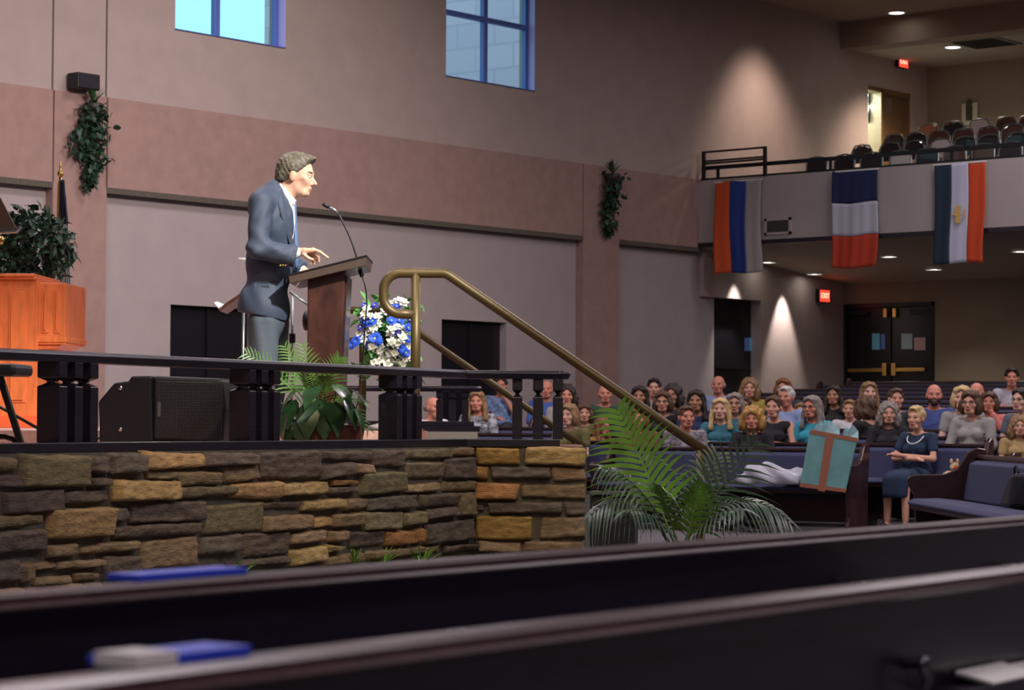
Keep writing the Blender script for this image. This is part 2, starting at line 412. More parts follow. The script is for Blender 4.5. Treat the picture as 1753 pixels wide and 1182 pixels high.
# block wall of the neighbouring wing, seen through the windows
bw = bpy.data.materials.new('pale concrete block'); bw.use_nodes = True
n_ = bw.node_tree.nodes; L_ = bw.node_tree.links; tc = n_.new('ShaderNodeTexCoord'); mp = n_.new('ShaderNodeMapping'); mp.inputs['Rotation'].default_value = (0, R(90), R(90))
br = n_.new('ShaderNodeTexBrick'); br.inputs['Scale'].default_value = 1.0; br.inputs['Brick Width'].default_value = .8; br.inputs['Row Height'].default_value = .4
br.inputs['Color1'].default_value = (.80, .54, .74, 1); br.inputs['Color2'].default_value = (.87, .59, .78, 1); br.inputs['Mortar'].default_value = (.72, .48, .68, 1); br.inputs['Mortar Size'].default_value = .02
L_.new(tc.outputs['Object'], mp.inputs['Vector']); L_.new(mp.outputs[0], br.inputs['Vector']); L_.new(br.outputs['Color'], n_['Principled BSDF'].inputs['Base Color'])
n_['Principled BSDF'].inputs['Roughness'].default_value = .9
q = onY(453, 30, YW+.3); Xw = 30.0; vq = ray(453, 30); Yw = vq.y*(Xw/vq.x)
m = MB(); m.b2((Xw, YW+.5, 0), (Xw+1, Yw, 14)); tag(m.build('building_wing', bw), 'pale block wall of the building wing outside the two high windows', 'building')

# ---- doors
def door_leaf(nm, lo, hi, mt='door'):
    m = MB(); m.b2(lo, hi); return struct(m.build(nm, mt, bevel=.01))
d = door_leaf('door_1', (d1[0], YW+.22, .0), (d1[1], YW+.28, DT))
m = MB(); m.b2((d1[0]+.7, YW+.18, 0), (d1[0]+.74, YW+.22, DT)); m.build('astragal', 'blackm', d)
d = door_leaf('door_2', (d2[0], YW+.22, .2), (d2[1], YW+.28, DT))
m = MB(); m.b2((d2[0]+.7, YW+.18, .2), (d2[0]+.74, YW+.22, DT)); m.build('astragal', 'blackm', d)
d = door_leaf('door_3', (d3[0], YW+.2, .9), (d3[1], YW+.26, D3T))
m = MB(); m.b2((d3[0]+.1, YW+.14, 1.95), (d3[1]-.1, YW+.19, 2.0)); m.build('push_bar', 'blackm', d)
for i, (x, mt) in enumerate(((1279, 'bluepaper'), (1287, 'cyanpaper'))):
    a_ = onY(x-4, 601, YW+.19); b_ = onY(x+4+i, 579, YW+.19); m = MB(); m.b2((a_.x, YW+.19, a_.z), (b_.x, YW+.197, b_.z))
    tag(m.build('notice', mt), ['dark blue notice beside the cyan one on the single black door', 'bright cyan notice taped on the single black door by the wall light'][i], 'notice')
# double door in the back wall
ym = onX(1523.5, 600, XB).y
for i, (ya, yb) in enumerate(((ym+.01, bd[1]-.06), (bd[0]+.06, ym-.01))):
    d = door_leaf('door_%d' % (4+i), (XB+.05, ya, 1.0), (XB+.11, yb, BDT-.07))
    zz = onX(1520, 634, XB).z
    m = MB(); m.b2((XB-.03, ya+.12, zz-.03), (XB+.02, yb-.02, zz+.035)); m.build('push_bar', 'gold', d, bevel=.008)
    yh = ym+(.09 if i == 0 else -.09)
    m = MB(); m.b2((XB-.05, yh-.045, zz-.10), (XB+.05, yh+.045, zz+.12)); m.build('latch', 'gold', d, bevel=.01)
    z3 = onX(1520, 536, XB).z
    m = MB(); m.b2((XB-.02, yh-.04, z3-.08), (XB+.05, yh+.04, z3+.08)); m.build('top_latch', 'gold', d, bevel=.01)
    m = MB(); yy = (ya+yb)/2+(.2 if i == 0 else -.2); m.b2((XB-.03, yy-.2, z3-.03), (XB+.05, yy+.2, z3+.03)); m.build('door_closer', 'blackm', d, bevel=.008)
m = MB()
for a_, b_ in ((bd[0], bd[0]+.06), (bd[1]-.06, bd[1])): m.b2((XB-.02, a_, .9), (XB+.12, b_, BDT))
m.b2((XB-.02, bd[0], BDT-.07), (XB+.12, bd[1], BDT)); struct(m.build('trim_9', 'blackm'))
for (xa, ya, xb, yb, mt, lb) in ((1493, 599, 1506, 571, 'cyanpaper', 'bright blue notice on the left leaf of the rear double doors'), (1508, 598, 1515, 572, 'bluepaper', 'narrow dark blue notice beside the bright one on the rear double doors'),
                             (1543, 598, 1562, 571, 'greypaper', 'grey green notice on the right leaf of the rear double doors'), (1565, 600, 1584, 578, 'tanpaper', 'pinkish grey notice furthest right on the rear double doors')):
    A = onX(xa, ya, XB+.04); B = onX(xb, yb, XB+.04); m = MB(); m.b2((XB+.038, B.y, A.z), (XB+.046, A.y, B.z)); tag(m.build('notice', mt), lb, 'notice')
# balcony side door: brown leaf and a glazed sidelight with an iron scroll, lit lobby behind
xm = wx(1511, 200)
d = door_leaf('door_6', (xm, YW+.12, UDB), (ud[1]-.05, YW+.18, UDT-.08), 'brown')
m = MB(); q_ = onY(1522, 180, YW+.12); m.b2((q_.x-.05, YW+.08, q_.z-.12), (q_.x+.05, YW+.12, q_.z+.12)); m.build('push_plate', 'chrome', d)
m = MB(); q_ = onY(1541, 137, YW+.12); m.b2((q_.x-.25, YW+.06, q_.z-.06), (q_.x+.25, YW+.12, q_.z+.06)); m.build('door_closer', 'blackm', d)
m = MB(); m.b2((ud[0], YW, UDT-.08), (ud[1], YW+.3, UDT)); m.b2((xm-.05, YW, UDB), (xm, YW+.3, UDT)); m.b2((ud[1]-.05, YW, UDB), (ud[1], YW+.3, UDT)); struct(m.build('trim_10', 'brown'))
m = MB(); m.b2((ud[0]-1.5, YW+1.6, 4.5), (xm+2, YW+1.7, 7.6)); struct(m.build('wall_lobby', mat('pale green lobby wall', (.45, .60, .52), .8)))
m = MB(); m.b2((ud[0]-1.5, YW+.3, 4.5), (xm+2, YW+1.7, 4.7)); m.b2((ud[0]-1.5, YW+.3, 7.6), (xm+2, YW+1.7, 7.7)); m.b2((ud[0]-1.6, YW+.3, 4.5), (ud[0]-1.5, YW+1.7, 7.7)); m.b2((xm+2, YW+.3, 4.5), (xm+2.1, YW+1.7, 7.7)); struct(m.build('trim_11', 'panel'))
lamp('POINT', 'lobby_lamp', (ud[0]+.2, YW+1.0, 7.1), 650, (.75, 1, .95), size=.15)
t = thing('scroll_ornament', 'dark iron scrollwork wreath seen in the open side of the balcony doorway', 'ornament', onY(1497, 190, YW+.25))
m = MB()
for rr_, zz_ in ((.20, .22), (.20, -.10), (.12, .2)):
    m.tube([(rr_*math.cos(a_*math.pi/10), .0, zz_+1.4*rr_*math.sin(a_*math.pi/10)) for a_ in range(21)], .018, 6)
m.build('scroll', 'blackm', t, True)
m = MB(); m.tube([(0, 0, .75), (0, 0, -.6)], .012, 6); m.build('rod', 'blackm', t)

# ---- ceiling lights
def downlight(nm, p, lb, r=.11, grp=None, e=0, vec=(0, 0, -1)):
    t = thing(nm, lb, 'ceiling light', p, 0, grp)
    m = MB(); m.lathe([(r+.03, 0), (r+.03, -.02), (r, -.025), (r, 0)]); m.build('rim', 'white', t, True)
    m = MB(); m.lathe([(.001, -.012), (r, -.012), (r, -.008), (.001, -.008)]); m.build('lens', 'lamp', t)
    return t
def soff(x): return 3.86-(x-XF-.05)/(XB-XF+.05)*.38
for (x, y, lb, near) in ((1311, 447, 'round downlight under the balcony, nearest the orange striped flag', 1), (1394, 467, 'round downlight under the balcony above the wall cone left of the exit sign', 1),
                   (1522, 437, 'round downlight under the balcony, between the two right flags', 0), (1599, 459, 'round downlight under the balcony just below the flag with the emblem', 0), (1747, 428, 'round downlight under the balcony at the right edge', 0)):
    v = ray(x, y); lo_, hi_ = 20.0, 60.0
    for _ in range(50):
        mid = (lo_+hi_)/2; q_ = CAM+v*mid
        if q_.z > soff(q_.x): hi_ = mid
        else: lo_ = mid
    q_ = CAM+v*lo_; q_.z = soff(q_.x)-.01
    if q_.y > YW-.25: q_.y = YW-.28
    downlight('ceiling_light', q_, lb, .12, 'downlights under the balcony')
    if not near: lamp('SPOT', 'downlight_glow', q_-Vector((0, 0, .05)), 85, (1, .85, .7), q_-Vector((0, 0, 2)), .06, 100, .8)
for x, e in ((1283, 200), (1365, 290)):
    q_ = onY(x, 480, YW-.3); z_ = soff(q_.x)-.06
    lamp('SPOT', 'wall_cone', (q_.x, YW-.24, z_), e, (1, .90, .84), (q_.x, YW-.02, z_-2.2), .03, 50, .7)
q_ = onX(1535, 20, 34.2); v = ray(1535, 20); q_ = CAM+v*((ZC-CZ)/v.z); downlight('ceiling_light', q_-Vector((0, 0, .005)), 'round downlight in the main ceiling in front of the beam', .13)
v = ray(1631, 79); q_ = CAM+v*((7.6-CZ)/v.z); downlight('ceiling_light', q_-Vector((0, 0, .005)), 'round downlight in the ceiling over the balcony seats', .13)
lamp('SPOT', 'balcony_glow', q_-Vector((0, 0, .06)), 150, (1, .85, .65), q_-Vector((0, 0, 2)), .08, 140, .8)
lamp('AREA', 'balcony_light', (37.2, 15.5, 7.5), 110, (1, .85, .62), size=1.2)
v = ray(1686, 72); q_ = CAM+v*((7.6-CZ)/v.z)
t = thing('ceiling_vent', 'square dark air vent in the ceiling over the balcony', 'vent', q_-Vector((0, 0, .012)))
m = MB(); m.box((0, 0, 0), (1.0, .9, .02)); m.build('frame', mat('vent metal', (.22, .19, .15), .6), t)
m = MB(); [m.box((-.4+.1*i, 0, -.015), (.03, .78, .02)) for i in range(9)]; m.build('louvres', 'potd', t)
# ---- exit signs
def text_mesh(s_, size, depth=.004):
    c = bpy.data.curves.new('t', 'FONT'); c.body = s_; c.size = size; c.extrude = depth; c.align_x = 'CENTER'; c.align_y = 'CENTER'
    o = bpy.data.objects.new('t', c); COL.objects.link(o); dg = bpy.context.evaluated_depsgraph_get()
    me = bpy.data.meshes.new_from_object(o.evaluated_get(dg)); bpy.data.objects.remove(o); return me
def exit_sign(p, lb, rz, rod=0):
    t = thing('exit_sign', lb, 'sign', p, rz)
    m = MB(); m.box((0, .045, 0), (.32, .08, .22)); m.build('housing', 'blackm', t, bevel=.006)
    m = MB(); m.box((0, 0, 0), (.29, .012, .195)); m.build('face', 'red', t)
    me = text_mesh('EXIT', .125); me.materials.clear(); me.materials.append(K['redlit'])
    o = bpy.data.objects.new('lettering', me); COL.objects.link(o); o.parent = t; o.rotation_euler = (R(90), 0, 0); o.location = (0, -.009, 0)
    if rod: m = MB(); m.tube([(0, .05, .15), (0, .05, .15+rod)], .02, 8); m.build('stem', 'blackm', t)
e1 = onY(1547, 106, YW-.1)
exit_sign(e1, 'lit red exit sign in the balcony above the brown door', 0)
e2 = onY(1412, 507, YW-.1)
exit_sign(e2, 'lit red exit sign on the side wall under the balcony', 0)
# ---- framed picture, wall speaker, grille on the parapet
A = onX(1647, 215, XU-.03); B = onX(1673, 176, XU-.03)
t = thing('framed_picture', 'white matted picture with a dark figure on the balcony back wall', 'picture', (XU-.03, (A.y+B.y)/2, (A.z+B.z)/2))
w_, h_ = abs(A.y-B.y), abs(B.z-A.z); m = MB(); m.box((0, 0, 0), (.03, w_, h_)); m.build('mat_board', mat('picture mount', (.62, .60, .48), .7), t)
m = MB(); m.box((-.018, 0, 0), (.01, w_*.42, h_*.6)); m.ell((-.024, 0, .1), (.006, .07, .18)); m.build('artwork', mat('dark sepia print', (.07, .06, .04), .7, noise=.6, nscale=12), t)
q_ = onY(131, 142, YW); t = thing('wall_speaker', 'small black box speaker mounted high above the hanging ivy', 'speaker', (q_.x, YW, q_.z))
m = MB(); m.box((0, -.13, 0), (.34, .2, .19)); m.build('cabinet', 'black', t, bevel=.012)
m = MB(); m.box((0, -.235, 0), (.31, .012, .165)); m.build('grille', mat('speaker cloth', (.02, .016, .022), .9, bump=.5, bscale=150), t)
m = MB(); m.beam((0, 0, 0), (0, -.06, 0), .05, .05); m.build('bracket', 'blackm', t)
A = onX(1309, 403, XF-.02); B = onX(1354, 372, XF-.02)
t = thing('air_grille', 'rectangular dark air return grille with pale frame on the balcony front', 'vent', (XF-.015, (A.y+B.y)/2, (A.z+B.z)/2))
w_, h_ = abs(A.y-B.y), abs(A.z-B.z); m = MB()
for s_ in (-1, 1): m.box((0, s_*(w_/2-.02), 0), (.03, .04, h_)); m.box((0, 0, s_*(h_/2-.02)), (.03, w_, .04))
m.build('frame', 'panel', t)
m = MB(); m.box((.004, 0, 0), (.012, w_-.07, h_-.07)); [m.box((-.004, 0, -h_/2+.05+i*.028), (.01, w_-.08, .008)) for i in range(int((h_-.09)/.028))]; m.build('slats', mat('grille dark', (.05, .055, .045), .6), t)
# ---- balcony railing
t = thing('balcony_railing', 'long black metal handrail running along the top of the balcony front', 'railing', (XF+.08, 0, 4.93))
m = MB(); y_end = onX(1191, 300, XF+.08).y; m.b2((-.03, YR, .17), (.03, min(YW-.05, y_end), .23)); m.build('top_bar', 'blackm', t)
m = MB(); m.b2((-.05, YR, .0), (.05, min(YW-.05, y_end), .035)); m.build('base_bar', 'blackm', t)
yy = YW-.35
while yy > 8:
    m = MB(); m.b2((-.02, yy-.02, .03), (.02, yy+.02, .18)); m.build('post', 'blackm', t); yy -= 2.1
ya_, yb_ = onX(1311, 300, XF+.0).y, onX(1206, 300, XF+.0).y; zt = onX(1311, 251, XF).z-4.93; zt2 = onX(1206, 260, XF).z-4.93
t = thing('railing_panel', 'taller black four bar railing panel at the side wall end of the balcony', 'railing', (XF-.02, 0, 4.93))
for y_ in (ya_, yb_): m = MB(); m.b2((-.025, y_-.025, -.0), (.02, y_+.025, zt)); m.build('post', 'blackm', t)
for f_ in (1, .68, .60): m = MB(); m.b2((-.014, ya_, zt*f_-.03), (.014, yb_, zt*f_)); m.build('bar', 'blackm', t)

# ---- flags
def flag(x0, y0, x1, y1, cols, vertical, label, hem=None, wave=.05, emblem=False):
    A = onX(x0, y0, XF-.06); B = onX(x1, y1, XF-.06); w_ = A.y-B.y; h_ = A.z-B.z
    t = thing('flag', label, 'flag', (XF-.06, A.y, A.z)); N, Mv = 36, 30; ph = x0*.01
    def pt(u, v): return (-wave*(.40+.24*math.sin(u*9+v*2.2+ph)+.10*math.sin(u*27+2+ph*3+v)+.24*math.sin(v*4+u*3+ph))*min(1, .25+v), -u*w_+.030*math.sin(v*5+ph)*(.3+u)*v, -v*h_+.012*math.sin(u*7+ph))
    for k, (c, nm) in enumerate(cols):
        n = len(cols); m = MB(); u0, u1, v0, v1 = (k/n, (k+1)/n, 0, 1) if vertical else (0, 1, k/n, (k+1)/n)
        nu, nv = (N//n if vertical else N), (Mv if vertical else Mv//n)
        vs = [pt(u0+(u1-u0)*i/nu, v0+(v1-v0)*j/nv) for i in range(nu+1) for j in range(nv+1)]
        fs = [(i*(nv+1)+j, i*(nv+1)+j+1, (i+1)*(nv+1)+j+1, (i+1)*(nv+1)+j) for i in range(nu) for j in range(nv)]
        m.add(vs, fs); m.build(nm, mat(nm.replace('_', ' '), c, .85, bump=.2, bscale=60), t, True).modifiers.new('cloth', 'SOLIDIFY').thickness = .006
    m = MB(); m.tube([(-.0, .02, .0), (-.0, -w_-.02, .0)], .012, 8); m.build('hem_rod', 'white', t)
    if emblem:
        # golden heraldic bird with spread wings over a scroll, turned on its side like the flag
        c = pt(.5, .52); ex = Vector((c[0]-.03, c[1], c[2])); g = mat('gold emblem', (.72, .45, .12), .5); m = MB(); q8 = [(-.05, .0), (-.03, .03), (.03, .045), (.06, .025), (.085, .03), (.10, .012), (.085, -.005), (.06, -.01), (.03, -.03), (-.03, -.03)]
        m.prism([ex+Vector((0, a, b)) for a, b in q8], (-.006, 0, 0))
        for s_ in (-1, 1):
            w8 = [(.04, .03), (.055, .09), (.035, .125), (-.045, .13), (-.02, .115), (-.06, .10), (-.025, .09), (-.06, .07), (-.025, .06), (-.02, .03)]
            m.prism([ex+Vector((0, a, s_*b)) for a, b in w8], (-.005, 0, 0))
        m.prism([ex+Vector((0, a, b)) for a, b in ((-.075, -.07), (-.095, -.05), (-.095, .05), (-.075, .07), (-.10, .075), (-.115, .05), (-.115, -.05), (-.10, -.075))], (-.006, 0, 0))
        m.build('emblem', g, t)
flag(1225, 313, 1303, 466, [((.62, .09, .02), 'orange_stripe'), ((.015, .05, .28), 'blue_stripe'), ((.36, .34, .35), 'grey_stripe')], True, 'flag with vertical orange, blue and pale grey stripes hung nearest the side wall', wave=.07)
flag(1425, 295, 1502, 457, [((.014, .020, .085), 'blue_band'), ((.50, .52, .62), 'white_band'), ((.50, .05, .02), 'red_band')], False, 'flag with navy, white and red bands stacked from top to bottom')
flag(1600, 283, 1687, 449, [((.015, .035, .06), 'dark_stripe'), ((.52, .55, .70), 'white_stripe'), ((.62, .07, .015), 'red_stripe')], True, 'flag with dark, white and red vertical stripes and a small gold emblem', emblem=True)

# ---- folding chairs on the balcony
def folding_chair(label, bcol):
    t = thing('folding_chair', label, 'chair')
    m = MB(); m.box((0, 0, .44), (.38, .38, .035)); m.build('seat', bcol, t, bevel=.015)
    m = MB(); n = 10; vs = []; 
    pr = [(-.18, .56), (.18, .56), (.185, .72), (.155, .80), (.08, .835), (-.08, .835), (-.155, .80), (-.185, .72)]
    m.prism([(x, .21, z) for x, z in pr], (0, .03, .02)); m.build('backrest', bcol, t, bevel=.01)
    m = MB(); m.tube([(-.205, .12, 0), (-.20, .2, .5), (-.195, .22, .76), (-.14, .225, .85), (0, .23, .87), (.14, .225, .85), (.195, .22, .76), (.20, .2, .5), (.205, .12, 0)], .014, 6)
    m.build('frame', 'grey', t, True)
    for s_ in (-1, 1):
        m = MB(); m.tube([(s_*.21, -.2, 0), (s_*.215, .16, .52)], .012, 6); m.build('leg', 'grey', t, True)
    return t
K['seatbrown'] = mat('brown vinyl', (.10, .04, .025), .35, coat=.3); K['seatdark'] = mat('black vinyl', (.02, .015, .02), .3, coat=.3)
K['seatorange'] = mat('tan vinyl', (.45, .17, .05), .4, coat=.3); K['seatwhite'] = mat('pale vinyl', (.62, .55, .55), .35)
protos = {k: None for k in ('seatbrown', 'seatdark', 'seatorange', 'seatwhite')}
cn = {'seatbrown': 'brown', 'seatdark': 'black', 'seatorange': 'tan orange', 'seatwhite': 'pale'}
CH = [  # tier, [x pixel, colour]
    (0, [(1385, 'seatdark'), (1432, 'seatdark'), (1480, 'seatdark'), (1528, 'seatwhite'), (1575, 'seatdark'), (1622, 'seatbrown'), (1670, 'seatbrown'), (1718, 'seatdark')]),
    (1, [(1462, 'seatdark'), (1511, 'seatdark'), (1552, 'seatdark'), (1597, 'seatwhite'), (1640, 'seatdark'), (1682, 'seatdark'), (1728, 'seatdark')]),
    (2, [(1518, 'seatdark'), (1557, 'seatdark'), (1597, 'seatbrown'), (1638, 'seatbrown'), (1680, 'seatbrown'), (1724, 'seatbrown')]),
    (3, [(1577, 'seatorange'), (1622, 'seatdark'), (1665, 'seatwhite'), (1710, 'seatbrown'), (1750, 'seatbrown')])]
TN = ['front', 'second', 'third', 'rearmost']; ORD = ['first', 'second', 'third', 'fourth', 'fifth', 'sixth', 'seventh', 'eighth']
for ti, lst in CH:
    X_ = TIER[ti+1][0]-.45 if ti else 32.5; Z_ = TIER[ti][1]
    for j, (x, c) in enumerate(lst):
        lb = '%s folding chair, %s from the left in the %s row on the balcony' % (cn[c], ORD[j], TN[ti])
        y_ = onX(x, 250, X_).y; rz_ = R(90)*-1+R(random.uniform(-4, 4))
        if protos[c] is None: t = protos[c] = folding_chair(lb, c); t.location = (X_, y_, Z_); t.rotation_euler.z = rz_; t['group'] = 'folding chairs on the balcony'
        else: dup(protos[c], (X_, y_, Z_), rz_, lb, 'folding chairs on the balcony')

# ================================================================== STAGE
ZL, ZU = .915, .995                                             # lower rim and platform
C0 = (-.222, 14.48); E0 = (.45, 14.48)                          # corner and right end of the stone face
dl = Vector((-.437, -.9, 0)).normalized()
def FL(s, off=0):                                               # along the left face, s metres from the corner; off = metres behind it
    nx, ny = -dl.y, dl.x                                        # right-hand normal
    a = C0[0]+dl.x*s; d = C0[1]+dl.y*s
    # inside of the stage lies to the left/back of the face
    return (a - .9*off, d + .437*off)
def xs_to_s(x, off=0):                                          # pixel column -> distance along the left face
    k = (x-876.5)/FPX; a0, d0 = FL(0, off)
    return (k*d0-a0)/(dl.x-k*dl.y)
def slab(name, pts, z0, z1, mt, parent=None):
    m = MB(); m.prism([AD(a, d, z0) for a, d in pts], (0, 0, z1-z0)); return m.build(name, mt, parent)
SL = 8.5
A0 = FL(SL); Ai = FL(SL, .42); Ci = (C0[0]-.36, C0[1]+.42)
struct(slab('floor_stage_rim', [FL(SL, .1), (C0[0]-.06, C0[1]+.1), (E0[0]-.02, E0[1]+.1), (E0[0]-.02, 14.9), (C0[0], 14.9), FL(.9, 1.7), FL(SL, 1.7)], .0, ZL, 'stagefloor'))
UP = [FL(SL, 1.35), FL(1.9, 1.35), FL(.9, .95), (-.75, 14.72), (-.53, 14.82), (-.53, 15.2), (-1.3, 15.2), (-1.3, 22.0), (-.31, 22.0), (-.31, 22.2), (-2.6, 22.3), (-7.0, 22.3), (-9.0, 17.0)]
struct(slab('floor_stage', UP, .02, ZU, 'stagefloor'))
m = MB(); m.prism([AD(a, d, ZU-.03) for a, d in ((-3.0, 21.96), (-.29, 21.96), (-.29, 22.22), (-3.0, 22.22))], (0, 0, .05)); struct(m.build('trim_12', 'darkwood'))
m = MB(); m.prism([AD(a, d, .0) for a, d in ((-1.29, 21.95), (-.31, 21.95), (-.31, 21.99), (-1.29, 21.99))], (0, 0, ZU-.03)); struct(m.build('trim_13', 'cream'))
# steps descending to the right between the two bronze handrails
st = thing('stage_steps', 'carpeted steps going down from the stage between the bronze handrails', 'steps', AD(0, 17, 0), heading(0, 1))
for i in range(5):
    m = MB(); m.b2((-1.28, -1.68, 0), (-.38+.30*i, 4.85, ZU-.001-.16*(i+1))); m.build('step', 'carpet', st)

# ---- stone face : stones traced from the photograph
L_ST = [(-30,783,28,807,'B'),(31,780,144,833,'G'),(145,779,184,813,'D'),(183,777,242,815,'D'),(244,774,346,804,'Y'),(345,774,435,798,'D'),(442,773,545,822,'D'),
(-40,811,42,838,'D'),(147,816,184,834,'D'),(248,806,301,820,'G'),(302,807,374,831,'B'),(377,798,436,826,'B'),(188,821,298,858,'Y'),(301,831,398,853,'G'),(394,827,476,854,'Y'),
(479,824,556,851,'Y'),(4,838,104,877,'D'),(105,837,180,863,'D'),(82,870,190,923,'Y'),(-30,883,76,904,'B'),(191,865,215,894,'D'),(219,860,345,895,'D'),(345,861,446,911,'G'),
(448,880,532,908,'B'),(191,898,340,921,'D'),(-60,911,76,951,'D'),(77,930,131,954,'B'),(135,934,164,950,'B'),(164,927,234,945,'B'),(241,920,335,971,'B'),(339,917,411,948,'D'),(418,910,493,954,'D'),
(-40,962,30,1000,'D'),(32,961,53,998,'B'),(54,962,93,977,'B'),(94,955,174,974,'B'),(175,950,237,990,'D'),(56,982,125,1000,'B'),(126,977,170,992,'B'),(240,973,385,990,'G'),(385,957,493,970,'D'),
(545,773,634,791,'D'),(636,769,688,800,'D'),(690,767,768,788,'G'),(770,767,811,780,'B'),(506,826,506,826,'B'),(546,793,600,819,'D'),(602,793,636,814,'B'),(562,822,604,831,'O'),(558,834,604,849,'D'),
(614,807,688,846,'G'),(691,790,755,822,'G'),(758,782,811,820,'D'),(690,826,751,843,'B'),(755,823,809,840,'B'),(446,858,510,873,'D'),(512,855,583,873,'Y'),(585,855,626,873,'B'),
(626,849,708,872,'D'),(712,844,780,866,'D'),(782,843,808,884,'G'),(532,882,565,904,'Y'),(566,878,618,903,'B'),(618,876,683,906,'G'),(686,875,724,899,'G'),(725,869,780,888,'D'),(495,908,553,932,'B'),
(560,908,592,928,'B'),(594,910,654,937,'D'),(655,906,703,932,'O'),(705,906,720,930,'O'),(724,892,809,928,'D'),(495,936,549,967,'Y'),(551,933,583,945,'Y'),(551,948,621,965,'B'),(628,938,750,953,'B'),
(757,931,811,946,'D'),(106,866,180,868,'D'),(0,851,0,851,'D'),(301,856,345,858,'D'),(437,800,440,824,'D'),(45,837,100,837,'D'),(80,904,82,904,'D')]
R_ST = [(813,767,891,795,'Y2'),(897,767,1001,795,'Y'),(813,798,838,822,'O'),(840,800,943,822,'D'),(945,800,1003,824,'B'),(811,825,888,855,'O'),(893,830,1001,855,'B'),(811,858,833,877,'D'),(835,858,963,879,'D'),
(965,860,1004,882,'D'),(813,884,915,923,'Y2'),(922,887,1004,921,'B'),(816,926,890,946,'B'),(894,926,1003,946,'B')]
SC = {'Y': (.44, .30, .12), 'Y2': (.42, .25, .07), 'O': (.37, .19, .065), 'B': (.28, .195, .105), 'G': (.22, .18, .095), 'D': (.135, .105, .078)}
def stone_mat():
    m = bpy.data.materials.new('ledge stone'); m.use_nodes = True; n = m.node_tree.nodes; L = m.node_tree.links; b = n['Principled BSDF']
    at = n.new('ShaderNodeAttribute'); at.attribute_name = 'stone_colour'
    tc = n.new('ShaderNodeTexCoord'); t = n.new('ShaderNodeTexNoise'); t.inputs['Scale'].default_value = 14; t.inputs['Detail'].default_value = 8
    mp = n.new('ShaderNodeMapping'); mp.inputs['Scale'].default_value = (1, 1, 3.2); L.new(tc.outputs['Object'], mp.inputs[0]); L.new(mp.outputs[0], t.inputs['Vector'])
    r = n.new('ShaderNodeMapRange'); r.inputs[1].default_value = .3; r.inputs[2].default_value = .7; r.inputs[3].default_value = .62; r.inputs[4].default_value = 1.3; L.new(t.outputs['Fac'], r.inputs[0])
    mx = n.new('ShaderNodeMix'); mx.data_type = 'RGBA'; mx.blend_type = 'MULTIPLY'; mx.inputs[0].default_value = 1
    L.new(at.outputs['Color'], mx.inputs[6]); L.new(r.outputs[0], mx.inputs[7]); L.new(mx.outputs[2], b.inputs['Base Color'])
    b.inputs['Roughness'].default_value = .85
    t2 = n.new('ShaderNodeTexNoise'); t2.inputs['Scale'].default_value = 45; t2.inputs['Detail'].default_value = 8; L.new(mp.outputs[0], t2.inputs['Vector'])
    bp = n.new('ShaderNodeBump'); bp.inputs['Strength'].default_value = .7; bp.inputs['Distance'].default_value = .012; L.new(t2.outputs['Fac'], bp.inputs['Height']); L.new(bp.outputs[0], b.inputs['Normal'])
    return m
STM = stone_mat()
from mathutils import noise as mn
